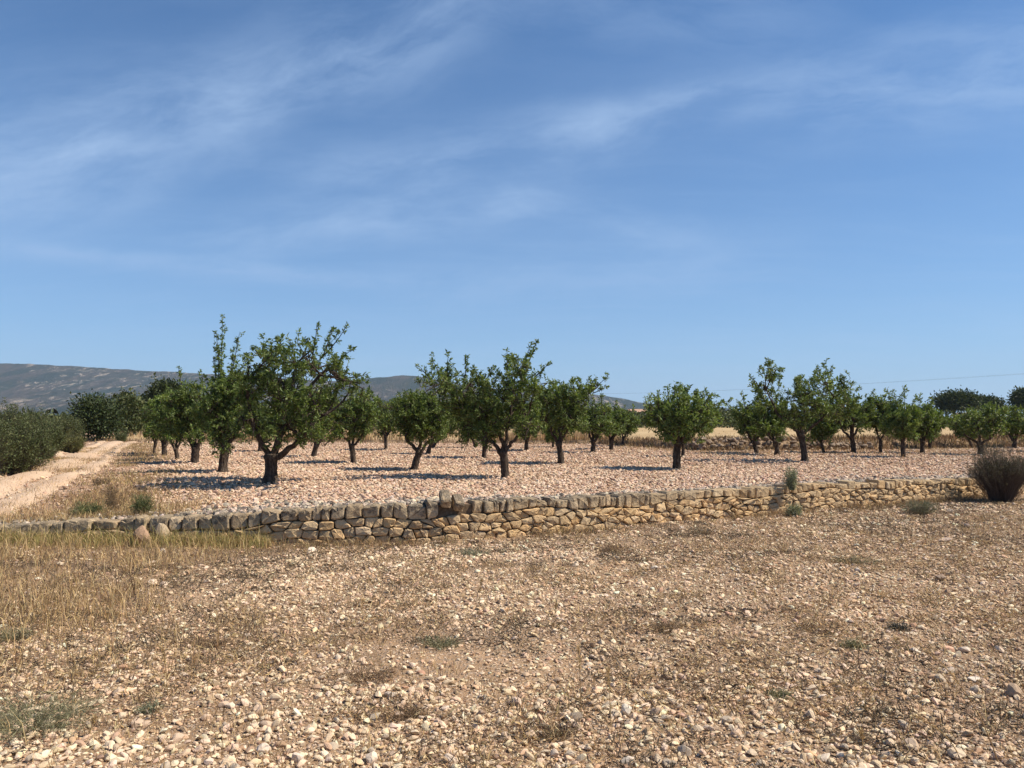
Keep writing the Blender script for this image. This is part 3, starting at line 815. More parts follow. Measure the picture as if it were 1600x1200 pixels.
def build_wall():
    g = np.random.default_rng(5)
    xs = np.linspace(-9.2, 12.2, 600); ysx = yw(xs)
    ys_s = np.convolve(np.pad(ysx, 10, 'edge'), np.ones(21) / 21, 'valid')
    S_ = np.concatenate([[0], np.cumsum(np.hypot(np.diff(xs), np.diff(ys_s)))]); LEN = S_[-1]
    def P(s): return np.interp(s, S_, xs), np.interp(s, S_, ys_s)
    def px_of(s):
        x, y = P(s); return 800 + F * x / y
    root = bpy.data.objects.new('dry_stone_wall', None); COL.objects.link(root); bx, by = P(LEN / 2); root.location = (bx, by, 0)
    tag(root, 'low dry stone retaining wall of yellow stones with upright grey coping below the orchard', 'wall')
    extra = Soup(); count = [0]

    def stone(poly, depth0, back, weather, inset=0.008, chamf=0.014, bulge=0.006, tilt=None, label=None, hoff=0.0):
        poly = np.array(poly); c = poly.mean(0); r = poly - c; L = np.linalg.norm(r, axis=1, keepdims=True)
        poly = c + r * np.clip(1 - inset / np.maximum(L, 1e-3) * 1.25, 0.3, 1)
        q = []                                             # round the corners
        n0 = len(poly)
        for i in range(n0):
            a, b = poly[i], poly[(i + 1) % n0]
            ka, kb = g.uniform(0.07, 0.22, 2); q += [a * (1 - ka) + b * ka, a * kb + b * (1 - kb)]
        q = np.array(q) + g.normal(0, 0.005, (len(q), 2)); n = len(q); c = q.mean(0); r = q - c; L = np.linalg.norm(r, axis=1, keepdims=True)
        q2 = c + r * np.clip(1 - chamf * g.uniform(0.8, 1.6, (n, 1)) / np.maximum(L, 1e-3), 0.45, 1)
        x0, y0 = P(c[0]); x1, y1 = P(c[0] + 0.05); tx, ty = (x1 - x0) / math.hypot(x1 - x0, y1 - y0), (y1 - y0) / math.hypot(x1 - x0, y1 - y0)
        T = np.array([tx, ty, 0]); N = np.array([ty, -tx, 0]); U = np.array([0, 0, 1.0])
        def m3(pts, dep):
            dep = np.broadcast_to(dep, (len(pts),))
            return (pts[:, :1] - c[0]) * T + (pts[:, 1:] - c[1]) * U + dep[:, None] * N
        tl = np.clip(g.normal(0, 0.009, 2), -0.013, 0.013)
        dep = lambda pts: (pts - c) @ tl / 0.1
        v = np.concatenate([m3(q, -back), m3(q, depth0 - chamf * 0.8 + dep(q)), m3(q2, depth0 + dep(q2) + g.normal(0, 0.006, n)), m3(c[None], depth0 + bulge)])
        i = np.arange(n); j = (i + 1) % n
        f4 = np.concatenate([np.stack([i + k, j + k, j + k + n, i + k + n], 1) for k in (0, n)]); f3 = np.stack([2 * n + i, 2 * n + j, np.full(n, 3 * n)], 1)
        f4, f3 = f4[:, ::-1], f3[:, ::-1]
        if tilt is not None:
            cs, sn = math.cos(tilt), math.sin(tilt)
            a = v @ N; z = v @ U; lat = v @ T
            v = lat[:, None] * T + (a * cs + z * sn)[:, None] * N + (-a * sn + z * cs)[:, None] * U
        org = np.array([x0, y0, c[1] + hoff])
        col = np.broadcast_to(np.array([weather, 0, 0]), v.shape)
        vis = -20 < px_of(c[0]) < 1545
        # outward winding
        if vis and count[0] < 299:
            me = mesh_from('stone', v, [f4, f3], M['wallstone'], col, False)
            o = link('stone', me, root, org - np.array(root.location)); count[0] += 1
            if label: o['label'] = label
        else:
            extra.add(v + org, f4, col); extra.add(v + org, f3, col)

    # coping
    s = 0.0; cop = []
    while s < LEN:
        px = px_of(s)
        w = g.choice([g.uniform(0.09, 0.13), g.uniform(0.13, 0.19), g.uniform(0.17, 0.26)]) if px > 380 else g.uniform(0.15, 0.29)
        if g.uniform() < 0.15: w *= 1.35
        cop.append((s, min(s + w, LEN))); s += w
    def cop_h(s): return float(np.interp(px_of(s), [0, 300, 420, 700, 1000, 1250, 1450, 1600], [0.17, 0.18, 0.185, 0.175, 0.155, 0.125, 0.105, 0.10]))
    def top(s):
        x, _ = P(s); return float(wtop(x))
    def cbot(s): return top(s) - cop_h(s) + 0.03 * math.sin(s * 2.1) + 0.02 * math.sin(s * 5.3)
    for a, b in cop:
        lean = g.normal(0, 0.011); dt = g.normal(0, 0.011)
        z0a, z0b = cbot(a), cbot(b); zt_ = top((a + b) / 2) + dt
        pm = px_of((a + b) / 2)
        if 692 < pm < 736:
            continue
        poly = [(a, z0a), (b, z0b), (b + lean, zt_ + g.normal(0, .012)), ((a + b) / 2 + lean, zt_ + g.uniform(0, 0.02)), (a + lean, zt_ + g.normal(0, .012))]
        gap = 0.012 if pm > 380 else 0.018
        stone(poly, g.uniform(-0.005, 0.035), 0.26, g.uniform(0.65, 1.0) * (1 - 0.55 * float(sm(pm, 900, 1200))), gap * 0.8, 0.016, 0.004)
    # two coping stones that have tipped forward
    for pxa, lab in ((697, 'coping stone tipped forward over a dark gap'), (717, 'coping stone sliding out of the wall beside another tipped one')):
        s0 = float(np.interp(pxa, [px_of(q) for q in np.linspace(0, LEN, 400)], np.linspace(0, LEN, 400))); w = 0.075
        hgt = 0.15; zb = top(s0) - (0.055 if pxa == 697 else 0.11)
        stone([(s0 - w, zb), (s0 + w, zb), (s0 + w, zb + hgt), (s0 - w, zb + hgt)], 0.06, 0.16, 0.9, 0.008, 0.02, 0.006, R(34 if pxa == 697 else 30), lab, -0.02)
    # rubble courses below
    seeds = []
    s_all = np.arange(0, LEN, 0.01)
    for row in range(0, 5):
        s = g.uniform(0, 0.1)
        while s < LEN:
            px = px_of(s); regular = sm(px, 900, 600)
            w = g.uniform(0.12, 0.25) * (1.0 if px < 1100 else 0.88); mid = s + w / 2
            rh = 0.118 if px < 1100 else 0.105
            h = cbot(mid) - rh * (row + 0.5)
            if h > -0.10:
                seeds.append((mid + g.normal(0, 0.02), h + g.normal(0, 0.010 + 0.018 * (1 - regular)), 1.0))
                if g.uniform() < 0.16:
                    seeds.append((mid + w * 0.5, h + g.normal(0, 0.04), 1.0))
            s += w
    seeds = np.array(seeds); Q = seeds[:, :2] * np.array([1.0, 1.75])
    order = np.argsort(np.abs(np.array([px_of(q) for q in seeds[:, 0]]) - 800))
    for i in order:
        c = Q[i]; d = np.linalg.norm(Q - c, axis=1); nb = np.argsort(d)[1:18]
        poly = [c + np.array(k) for k in ((-0.24, -0.3), (0.24, -0.3), (0.24, 0.3), (-0.24, 0.3))]
        for j in nb:
            if d[j] < 1e-4: continue
            poly = clip_poly(poly, (c + Q[j]) / 2, (Q[j] - c) / d[j])
            if len(poly) < 3: break
        if len(poly) < 3: continue
        poly = np.array(poly) / np.array([1.0, 1.75])
        poly[:, 1] = np.minimum(poly[:, 1], [cbot(q) for q in poly[:, 0]]); poly[:, 1] = np.maximum(poly[:, 1], -0.12)
        ext = poly.max(0) - poly.min(0)
        if ext[1] < 0.035 or ext[0] < 0.04: continue
        # drop doubled points
        keep = [k for k in range(len(poly)) if np.linalg.norm(poly[k] - poly[k - 1]) > 0.012]
        if len(keep) < 3: continue
        stone(poly[keep], g.uniform(-0.012, 0.032), 0.13, max(0.0, g.normal(0.12, 0.18)), 0.006, 0.013, 0.006)
    if extra.n:
        o = link('outer_stones', extra.mesh('outer_stones', M['wallstone'], False), root, -np.array(root.location)); o['kind'] = 'stuff'
    # earth core
    q = np.linspace(0, LEN, 220); x, y = P(q); x2, y2 = P(np.clip(q + 0.05, 0, LEN)); x1, y1 = P(np.clip(q - 0.05, 0, LEN))
    T = unit(np.stack([x2 - x1, y2 - y1], 1)); N = np.stack([T[:, 1], -T[:, 0]], 1)
    ring = []
    for dep, kind in ((-0.055, 'lo'), (-0.055, 'hi'), (-0.34, 'hi'), (-0.34, 'lo')):
        z = np.array([-0.4 if kind == 'lo' else top(t) - 0.05 for t in q])
        ring.append(np.stack([x + N[:, 0] * dep, y + N[:, 1] * dep, z], 1))
    V = np.stack(ring, 1).reshape(-1, 3); i = np.arange(len(q) - 1)[:, None] * 4; j = np.arange(4)[None]; j2 = (j + 1) % 4
    f = np.stack([i + j, i + 4 + j, i + 4 + j2, i + j2], -1).reshape(-1, 4)
    link('earth_core', mesh_from('earth_core', V, f, M['core'], None, False), root, -np.array(root.location))
    print('wall stones', count[0], 'extra', extra.n)


build_wall()


# ------------------------------------------------------------------ blades, leaves
def blades(pos, h, w, lean, cols, g, seg2=0.55):
    n = len(pos); a = g.uniform(0, 2 * math.pi, n); fac = g.uniform(0, 2 * math.pi, n)
    side = np.stack([np.cos(fac), np.sin(fac), np.zeros(n)], 1) * (w * 0.5)[:, None]
    dr = np.stack([np.cos(a), np.sin(a), np.zeros(n)], 1) * lean[:, None] * h[:, None]
    up = np.zeros((n, 3)); up[:, 2] = h
    mid = pos + up * seg2 + dr * 0.30; tip = pos + up * (1 - 0.25 * np.minimum(lean, 1.5))[:, None] + dr
    v = np.stack([pos - side, pos + side, mid - side * 0.75, mid + side * 0.75, tip], 1).reshape(-1, 3)
    b = (np.arange(n) * 5)[:, None]
    f = np.concatenate([b + np.array([[0, 1, 3]]), b + np.array([[0, 3, 2]]), b + np.array([[2, 3, 4]])])
    return v, f, np.repeat(cols, 5, 0)


def leaves(pos, axis, length, width, cols, g):
    n = len(pos); axis = unit(axis); s = unit(np.cross(axis, g.normal(size=(n, 3)))); nn = np.cross(axis, s)
    L = length[:, None]; W = width[:, None]
    mid = pos + axis * L * 0.48
    v = np.stack([pos, mid + s * W * 0.5 + nn * W * 0.18, pos + axis * L - nn * W * 0.25, mid - s * W * 0.5 + nn * W * 0.18], 1).reshape(-1, 3)
    b = (np.arange(n) * 4)[:, None]
    f = np.concatenate([b + np.array([[0, 1, 2]]), b + np.array([[0, 2, 3]])])
    return v, f, np.repeat(cols, 4, 0)


STRAW = [(0.50, 0.355, 0.165), (0.56, 0.415, 0.21), (0.42, 0.29, 0.14), (0.38, 0.245, 0.12), (0.58, 0.45, 0.25)]
BROWN = [(0.17, 0.11, 0.068), (0.24, 0.155, 0.09), (0.12, 0.082, 0.055), (0.18, 0.13, 0.09), (0.29, 0.19, 0.11)]
GREENY = [(0.20, 0.19, 0.07), (0.27, 0.245, 0.085), (0.34, 0.285, 0.11), (0.15, 0.15, 0.06)]
GREYG = [(0.155, 0.145, 0.082), (0.20, 0.185, 0.11), (0.115, 0.11, 0.062), (0.24, 0.215, 0.135)]


def build_grass():
    g = np.random.default_rng(31); s = Soup()
    def put(x, y, hm, wm, lean, pal, zf=zg, hvar=0.35):
        n = len(x)
        if n == 0: return
        p = np.stack([x, y, zf(x, y) - 0.004], 1); h = hm * np.exp(g.normal(0, hvar, n)); w = wm * g.uniform(0.7, 1.4, n)
        s.add(*blades(p, h, w, np.abs(g.normal(lean, lean * 0.5, n)), pick(g, pal, n, 0.15), g))
    def clumped(x, y, k, r):
        n = len(x); xx = np.repeat(x, k) + g.normal(0, r, n * k); yy = np.repeat(y, k) + g.normal(0, r, n * k); return xx, yy
    # tall straw at the left
    x, y = frustum(g, 13000, 4.0, 10.2, 0.7, 1.0); px = 800 + F * x / y
    t = sm(px, 430, 60) * sm(y, 4.2, 7.5) * (0.35 + 0.9 * sm(fbm(x * 0.8, y * 0.8, 3, 71), 0.35, 0.6))
    k = (g.uniform(0, 1, len(x)) < t) & (y < yw(x) - 0.05); x, y = clumped(x[k], y[k], 5, 0.05)
    put(x, y, 0.165, 0.005, 0.6, STRAW + STRAW + BROWN[:3])
    # green-yellow grass at the wall foot, left half
    x = -8.5 + 5.4 * g.uniform(0, 1, 2400) ** 1.15; y = yw(x) - np.abs(g.normal(0.14, 0.18, 2400)); x, y = clumped(x, y, 5, 0.03)
    k = y < yw(x) - 0.05; put(x[k], y[k], 0.15, 0.006, 0.5, GREENY[1:3] + GREENY[1:2] + STRAW[:2])
    n = 1500; x = g.uniform(-3.2, 10.5, n); y = yw(x) - np.abs(g.normal(0.10, 0.22, n)) - 0.05; k = fbm(x * 1.1, y * 0 + 2, 3, 131) > 0.44; x, y = clumped(x[k], y[k], 7, 0.045)
    k = y < yw(x) - 0.06; put(x[k], y[k], 0.09, 0.005, 0.8, BROWN + BROWN + STRAW[:3] + GREENY[:1] + GREYG[:1])
    # sparse straw everywhere
    x, y = frustum(g, 6000, 2.8, 14.5, 0.5, 0.6); k = (y < yw(x) - 0.06) & (fbm(x * 0.7, y * 0.7, 3, 91) + 0.10 * sm(x / y, 0.0, -0.4) > 0.44); x, y = clumped(x[k], y[k], 6, 0.035)
    k = y < yw(x) - 0.06; put(x[k], y[k], 0.085, 0.0035, 0.8, STRAW + BROWN)
    # low brown mats of dead herbs
    x, y = frustum(g, 9500, 2.7, 15.5, 0.35, 0.6)
    px = x / y; m = 0.62 * fbm(x * 0.6, y * 0.9, 3, 101) + 0.38 * fbm(x * 2.6, y * 3.2, 2, 111) + 0.11 * sm(y, 6.8, 9.5) + 0.05 * sm(px, 0.1, 0.5) * sm(y, 6, 9) - 0.9 * np.exp(-((x + .45) / .5) ** 2 - ((y - 5.0) / .3) ** 2)
    k = (y < yw(x) - 0.08) & (m > 0.435 + 0.06 * (g.uniform(0, 1, len(x)) - .5)); x, y = clumped(x[k], y[k], 22, 0.065)
    k = y < yw(x) - 0.06; x, y = x[k], y[k]; n = len(x)
    cl = pick(g, BROWN + [(0.15, 0.12, 0.085), (0.10, 0.08, 0.058), (0.19, 0.155, 0.11)] + STRAW[:3] + STRAW[4:], n, 0.22)
    dk = (fbm(x * 0.75, y * 1.1, 3, 171) + 0.25 * (fbm(x * 3.1, y * 3.6, 2, 181) - 0.5) > 0.51)[:, None]      # patches of older, blackened growth
    cl = np.where(dk, pick(g, [(0.085, 0.066, 0.046), (0.12, 0.09, 0.06), (0.065, 0.055, 0.04), (0.15, 0.115, 0.075)], n, 0.2), cl)
    ax = unit(g.normal(size=(n, 3)) * np.array([1, 1, 0.35]) + np.array([0, 0, 0.45]))
    p = np.stack([x, y, zg(x, y) + g.uniform(0, 0.025, n)], 1)
    s.add(*leaves(p, ax, 0.046 * np.exp(g.normal(0, 0.35, n)), g.uniform(0.003, 0.009, n), cl, g))
    # straw lying on the ground
    x, y = frustum(g, 15000, 2.8, 13, 0.35, 0.8); k = y < yw(x) - 0.06
    put(x[k], y[k], 0.032, 0.003, 3.0, STRAW + STRAW[4:] + BROWN[:2])
    tag(link('dry_grass', s.mesh('dry_grass', M['straw'])), 'dry straw grass and dead herbs over the stony field', None, None, 'stuff')
    # verge of the track and terrace grass
    s2 = s.__class__(); s = s2
    n = 5200; yv = 10.4 + 26 * g.uniform(0, 1, n) ** 1.6
    lt = np.interp(yv, [10, 12, 16, 22, 30, 40], [-5.1, -6.2, -7.7, -10.4, -14.4, -19]); xv = lt + g.normal(0, 0.55, n)
    k = (yv > yw(xv) + 0.3) & (fbm(xv * 0.6, yv * 0.35, 3, 55) > 0.40); xv, yv = clumped(xv[k], yv[k], 4, 0.06)
    k = yv > yw(xv) + 0.25; put(xv[k], yv[k], 0.08, 0.007, 0.7, STRAW + GREENY[1:2] + BROWN[:3], zt)
    x = g.uniform(-9, -4.6, 1700); y = yw(x) + 0.3 + np.abs(g.normal(0, 0.8, 1700)); x, y = clumped(x, y, 4, 0.06); k = y > yw(x) + 0.25
    put(x[k], y[k], 0.11, 0.006, 0.5, STRAW + BROWN[:2], zt)
    for (a, b), rx, ry, n in (((60, 722), 1.3, .7, 1500), ((15, 738), 1.5, .7, 1400), ((140, 688), 1.6, 1.2, 900), ((175, 765), .8, .5, 700)):
        c = on_z(a, b, 0.45); x = c[0] + g.normal(0, rx * .6, n); y = c[1] + g.normal(0, ry * .6, n); x, y = clumped(x, y, 3, 0.05)
        k = y > yw(x) + 0.25; put(x[k], y[k], 0.10, 0.007, 0.7, STRAW + BROWN, zt)
    n = 2600; yy = g.uniform(11.5, 30, n); ctr = np.interp(yy, [11.5, 14, 18, 24, 30], [-8.4, -9.3, -11.0, -13.6, -16.2]) + g.choice([-1.0, 0.0, 0.0, 1.0], n) * np.interp(yy, [11, 20, 30], [0.95, 0.75, 0.6]) + g.normal(0, 0.22, n)
    k = fbm(ctr * 0.8, yy * 0.4, 3, 19) > 0.46; xx, yy = clumped(ctr[k], yy[k], 4, 0.07); put(xx, yy, 0.05, 0.006, 0.9, STRAW + BROWN[:2], lambda a, b: zt(a, b) + 0.05)
    x, y = frustum(g, 260, 11, 36, 0.8, 0.5); k = (y > yw(x) + 0.8) & (y < yfield(x)) & (x / y > -0.42); x, y = clumped(x[k], y[k], 9, 0.06)
    put(x, y, 0.08, 0.006, 0.7, STRAW + BROWN + GREENY[:2], zt)
    # thin weeds in the far right of the terrace
    x = g.uniform(4, 19, 1600); y = yfield(x) - np.abs(g.normal(0, 2.6, 1600)) - 0.2; k = y > yw(x) + 3; x, y = clumped(x[k], y[k], 4, 0.08)
    put(x, y, 0.09, 0.008, 0.6, STRAW + BROWN[:2], zt)
    tag(link('verge_grass', s.mesh('verge_grass', M['straw'])), 'bleached grass on the verge between track and orchard', None, None, 'stuff')
    # standing straw of the upper field
    s = s.__class__(); n = 30000
    x = g.uniform(-23, 40, n); y = yfield(x) + 0.5 + np.abs(g.normal(0, 1, n)) * np.where(g.uniform(0, 1, n) < .5, 0.8, 9)
    dn = sm(fbm(x * 0.25, y * 0.25, 3, 66), 0.30, 0.5); right = sm(x, 3, 7)
    k = g.uniform(0, 1, n) < dn * (1 - 0.85 * right); x, y, right = x[k], y[k], right[k]
    p = np.stack([x, y, zfield(x, y) - 0.02], 1); h = (0.34 - 0.27 * right) * np.exp(g.normal(0, 0.2, len(x)))
    s.add(*blades(p, h, g.uniform(0.02, 0.04, len(x)), np.abs(g.normal(0.15, 0.1, len(x))), pick(g, [(0.46, 0.32, 0.17), (0.52, 0.385, 0.22), (0.38, 0.26, 0.14)], len(x), 0.1) * (1 - right * 0.25)[:, None], g))
    n = 16000; x = np.where(g.uniform(0, 1, n) < .4, g.uniform(-23, 40, n), g.uniform(4, 26, n)); y = yfield(x) + g.uniform(-0.5, 1.3, n)
    p = np.stack([x, y, zt(x, y) + (zfield(x, y) - zt(x, y)) * sm(y - yfield(x), 0, .75) - 0.03], 1)
    s.add(*blades(p, g.uniform(0.10, 0.28, n), g.uniform(0.015, 0.035, n), np.abs(g.normal(0.4, 0.2, n)), pick(g, BROWN + BROWN + STRAW[2:4] + GREENY[:1], n, 0.15), g))
    tag(link('standing_straw', s.mesh('standing_straw', M['straw'])), 'golden straw standing at the edge of the upper field', None, None, 'stuff')


build_grass()


# ------------------------------------------------------------------ trees
ALMOND = [(0.100, 0.145, 0.034), (0.128, 0.176, 0.044), (0.070, 0.105, 0.026), (0.175, 0.220, 0.066), (0.108, 0.148, 0.040), (0.22, 0.265, 0.105)]
ALMOND_LIGHT = [(0.135, 0.188, 0.048), (0.168, 0.22, 0.066), (0.10, 0.145, 0.040), (0.21, 0.26, 0.095)]
TREES = [  # base px, fork px, trunk width px, crown box (l, t, r, b), lobes (cx, cy, r) or None, spikes, light?, label
    dict(base=(423, 756), fork=(424, 711), w=22, limbs=[((412, 700), (398, 668), (390, 600)), ((434, 690), (440, 640), (455, 570)), ((448, 706), (478, 682), (515, 650)), ((432, 690), (470, 620), (515, 575))],
         lobes=[(400, 575, 34), (398, 625, 36), (440, 560, 34), (440, 610, 40), (455, 655, 36), (490, 565, 32), (500, 615, 34), (505, 660, 26), (415, 660, 30), (530, 590, 26), (480, 545, 24), (545, 595, 20), (375, 610, 26), (520, 622, 26), (553, 606, 18), (385, 650, 26), (472, 672, 24), (488, 630, 30), (425, 590, 34)],
         spikes=[((485, 545), (490, 508)), ((505, 545), (516, 512)), ((515, 550), (545, 514)), ((525, 575), (556, 549)), ((540, 595), (574, 600)), ((437, 545), (438, 530)), ((400, 555), (392, 540)), ((372, 590), (362, 575)), ((545, 590), (572, 585))],
         light=0, label='widest almond tree, standing foremost with a thick dark trunk split into three limbs'),
    dict(base=(348, 739), fork=(350, 702), w=15, limbs=[((348, 690), (342, 665), (345, 600)), ((356, 694), (372, 672), (380, 630)), ((345, 695), (335, 680), (322, 640))],
         lobes=[(345, 615, 24), (345, 640, 30), (370, 650, 26), (325, 645, 28), (365, 610, 26), (350, 675, 26), (380, 620, 18)],
         spikes=[((347, 590), (347, 499)), ((343, 580), (336, 520)), ((356, 580), (366, 519)), ((330, 608), (322, 590)), ((352, 590), (356, 545)), ((345, 595), (342, 545)), ((340, 600), (336, 560))],
         light=1, label='almond tree with tall pale spire of shoots beside the foremost tree'),
    dict(base=(304, 724), fork=(306, 700), w=13, box=(258, 585, 342, 700), spikes=[((285, 610), (280, 576)), ((312, 600), (310, 580))], light=0, label='broad almond tree left of the spired one, its foliage hanging low over the trunk'),
    dict(base=(277, 719), fork=(274, 702), w=7, box=(240, 600, 305, 698), light=1, label='thin forked almond sapling between two sturdier almond trunks near the track'),
    dict(base=(256, 713), fork=(256, 696), w=9, box=(226, 605, 285, 692), light=1, label='yellowish-green almond tree nearest the track with a dark straight trunk'),
    dict(base=(241, 710), fork=(242, 696), w=5, box=(222, 618, 262, 690), light=0, label='slender almond tree at the far end of the row beside the track'),
    dict(base=(407, 705), fork=(407, 690), w=7, box=(385, 640, 432, 692), light=0, label='small almond trunk half hidden behind the foremost tree'),
    dict(base=(490, 714), fork=(495, 694), w=9, box=(455, 606, 532, 690), light=0, label='right-leaning almond tree glimpsed under the foremost tree\'s outer branches'),
    dict(base=(553, 723), fork=(549, 695), w=9, box=(508, 610, 602, 692), spikes=[((555, 625), (556, 608))], light=0, limbs=[((545, 690), (533, 678), (528, 650)), ((551, 690), (552, 670), (552, 640)), ((556, 692), (565, 682), (574, 655))], label='rounded almond tree with a straight trunk and three-pronged fork before the straw field'),
    dict(base=(603, 703), fork=(602, 682), w=6, box=(570, 615, 640, 684), light=0, label='small straight almond tree by the edge of the straw field, below the mountain peak'),
    dict(base=(646, 735), fork=(655, 707), w=12, box=(608, 606, 702, 696), limbs=[((645, 697), (632, 683), (628, 650)), ((655, 695), (657, 675), (655, 640)), ((662, 700), (674, 686), (684, 650))], spikes=[((640, 625), (632, 612))], light=0, label='almond tree with trunk bent to the right and wide open fork below the mountain peak'),
    dict(base=(668, 709), fork=(674, 692), w=7, box=(655, 622, 712, 692), light=0, label='almond trunk slanting just behind the bent open-forked tree'),
    dict(base=(677, 700), fork=(684, 688), w=5, box=(664, 630, 720, 688), light=0, label='thinnest slanting almond trunk behind the open-forked tree, at the field edge'),
    dict(base=(757, 716), fork=(758, 692), w=8, box=(722, 612, 796, 690), light=0, label='straight almond trunk seen left of the twin-topped tree, standing in its lower foliage'),
    dict(base=(742, 700), fork=(738, 686), w=4, box=(712, 625, 765, 688), light=0, label='slim left-leaning almond at the straw field edge behind the twin-topped tree'),
    dict(base=(790, 748), fork=(786, 706), w=15, limbs=[((778, 700), (764, 684), (725, 625)), ((790, 695), (795, 665), (805, 590)), ((794, 698), (808, 682), (828, 640)), ((786, 690), (770, 650), (700, 600))],
         lobes=[(690, 600, 28), (715, 625, 32), (735, 600, 26), (755, 640, 34), (795, 600, 26), (815, 575, 24), (812, 625, 34), (838, 600, 20), (790, 655, 30), (725, 665, 26), (830, 655, 24), (760, 680, 20), (770, 610, 22), (740, 640, 28)],
         spikes=[((792, 590), (792, 545)), ((818, 575), (829, 540)), ((825, 570), (838, 534)), ((840, 585), (858, 567)), ((700, 590), (700, 551)), ((690, 590), (674, 560)), ((670, 590), (656, 575)), ((725, 590), (731, 556)), ((745, 595), (741, 572)), ((760, 595), (772, 577)), ((805, 575), (800, 562))],
         light=0, label='twin-topped almond tree in the middle with ragged upright shoots and a forked dark trunk'),
    dict(base=(823, 704), fork=(823, 688), w=7, box=(795, 625, 852, 690), light=0, label='small almond tree behind and right of the twin-topped tree'),
    dict(base=(877, 724), fork=(873, 692), w=11, limbs=[((868, 685), (860, 672), (862, 630)), ((878, 685), (886, 674), (895, 640)), ((876, 680), (900, 630), (935, 605))],
         lobes=[(865, 618, 26), (885, 640, 30), (850, 650, 22), (900, 620, 24), (875, 665, 24), (920, 610, 16), (905, 655, 20), (850, 620, 16)],
         spikes=[((915, 615), (930, 592)), ((925, 608), (951, 588)), ((905, 610), (905, 594)), ((932, 612), (948, 604)), ((868, 605), (866, 597))], light=0, label='almond tree with a wing-like branch stretching to the upper right'),
    dict(base=(864, 699), fork=(864, 688), w=4, box=(845, 645, 885, 690), light=0, label='tiny almond trunk between the wing-branched tree and the twin-topped tree'),
    dict(base=(926, 707), fork=(927, 688), w=8, box=(895, 618, 965, 690), spikes=[((940, 630), (940, 617))], light=0, label='almond tree with a small candelabra fork right of the wing-branched tree'),
    dict(base=(954, 703), fork=(955, 686), w=7, box=(925, 632, 988, 684), spikes=[((960, 640), (962, 628))], light=0, label='low round almond tree second from the pale house'),
    dict(base=(973, 697), fork=(974, 684), w=5, box=(955, 640, 1000, 682), spikes=[((985, 648), (990, 637))], light=0, label='almond tree standing closest to the pale house, partly covering it'),
    dict(base=(1058, 733), fork=(1060, 692), w=13, limbs=[((1052, 682), (1046, 668), (1035, 640)), ((1068, 684), (1078, 676), (1090, 650)), ((1060, 675), (1062, 650), (1065, 625))],
         lobes=[(1040, 640, 26), (1065, 628, 28), (1090, 640, 28), (1050, 660, 26), (1080, 662, 26), (1025, 650, 18), (1110, 640, 18), (1035, 670, 18), (1105, 662, 16), (1060, 648, 28), (1100, 625, 14)],
         spikes=[((1045, 630), (1042, 605)), ((1060, 620), (1061, 602)), ((1030, 640), (1026, 617)), ((1088, 625), (1088, 613)), ((1118, 632), (1136, 627)), ((1105, 625), (1118, 614)), ((1020, 640), (1007, 626)), ((1072, 622), (1073, 608))],
         light=1, label='solitary dome-shaped almond tree on open stones, with gaps of sky both sides'),
    dict(base=(1066, 714), fork=(1067, 694), w=6, box=(1045, 640, 1090, 690), light=0, label='almond trunk hidden directly behind the solitary dome-shaped tree'),
    dict(base=(1183, 708), fork=(1177, 690), w=7, box=(1138, 616, 1212, 690), spikes=[((1165, 630), (1163, 614)), ((1180, 628), (1186, 612))], light=0, label='left-leaning almond tree beside the dark rubble bank'),
    dict(base=(1214, 711), fork=(1212, 690), w=8, box=(1178, 615, 1240, 690), light=0, label='straight almond tree at the end of the dark rubble bank'),
    dict(base=(1258, 721), fork=(1252, 678), w=11, limbs=[((1240, 668), (1222, 652), (1205, 610)), ((1254, 662), (1260, 640), (1250, 600)), ((1264, 670), (1285, 655), (1300, 620))],
         lobes=[(1205, 600, 22), (1222, 625, 24), (1240, 612, 22), (1262, 625, 28), (1290, 605, 26), (1310, 610, 20), (1295, 640, 28), (1260, 655, 24), (1225, 640, 20), (1275, 595, 18), (1315, 635, 16), (1205, 580, 14), (1240, 650, 20)],
         spikes=[((1202, 590), (1196, 561)), ((1210, 585), (1206, 563)), ((1190, 600), (1180, 588)), ((1220, 600), (1222, 578)), ((1282, 590), (1282, 572)), ((1292, 590), (1294, 565)), ((1300, 595), (1306, 575)), ((1320, 608), (1334, 598)), ((1190, 615), (1175, 612)), ((1245, 605), (1246, 590))],
         light=0, label='tallest almond tree of the far side, double-crowned with a curved leaning trunk'),
    dict(base=(1288, 708), fork=(1283, 690), w=5, box=(1262, 640, 1312, 690), light=0, label='thin crooked almond sapling right of the double-crowned tree'),
    dict(base=(1334, 708), fork=(1331, 682), w=8, box=(1292, 606, 1368, 682), light=0, label='flat-topped almond tree next after the double-crowned tree'),
    dict(base=(1376, 708), fork=(1376, 688), w=5, box=(1350, 610, 1402, 684), spikes=[((1366, 625), (1366, 609)), ((1384, 628), (1386, 616))], light=0, label='narrow upright almond tree between the flat-topped and the whip-topped tree'),
    dict(base=(1412, 714), fork=(1411, 684), w=7, box=(1378, 632, 1442, 686), spikes=[((1400, 645), (1390, 607)), ((1405, 640), (1398, 612)), ((1415, 640), (1418, 604)), ((1412, 640), (1412, 620)), ((1425, 640), (1430, 619))], light=1, label='whip-topped almond tree with pale bare shoots rising above its crown'),
    dict(base=(1441, 708), fork=(1442, 690), w=7, box=(1415, 622, 1466, 688), spikes=[((1441, 635), (1442, 618)), ((1455, 640), (1456, 625))], light=0, label='bushy almond tree touching the whip-topped one, with a notched trunk'),
    dict(base=(1453, 702), fork=(1454, 686), w=6, box=(1430, 632, 1480, 684), light=0, label='almond trunk paired close behind the notched one'),
    dict(base=(1520, 701), fork=(1515, 688), w=4, box=(1490, 640, 1535, 688), light=0, label='thin slanting almond trunk beside the wide vase-shaped tree'),
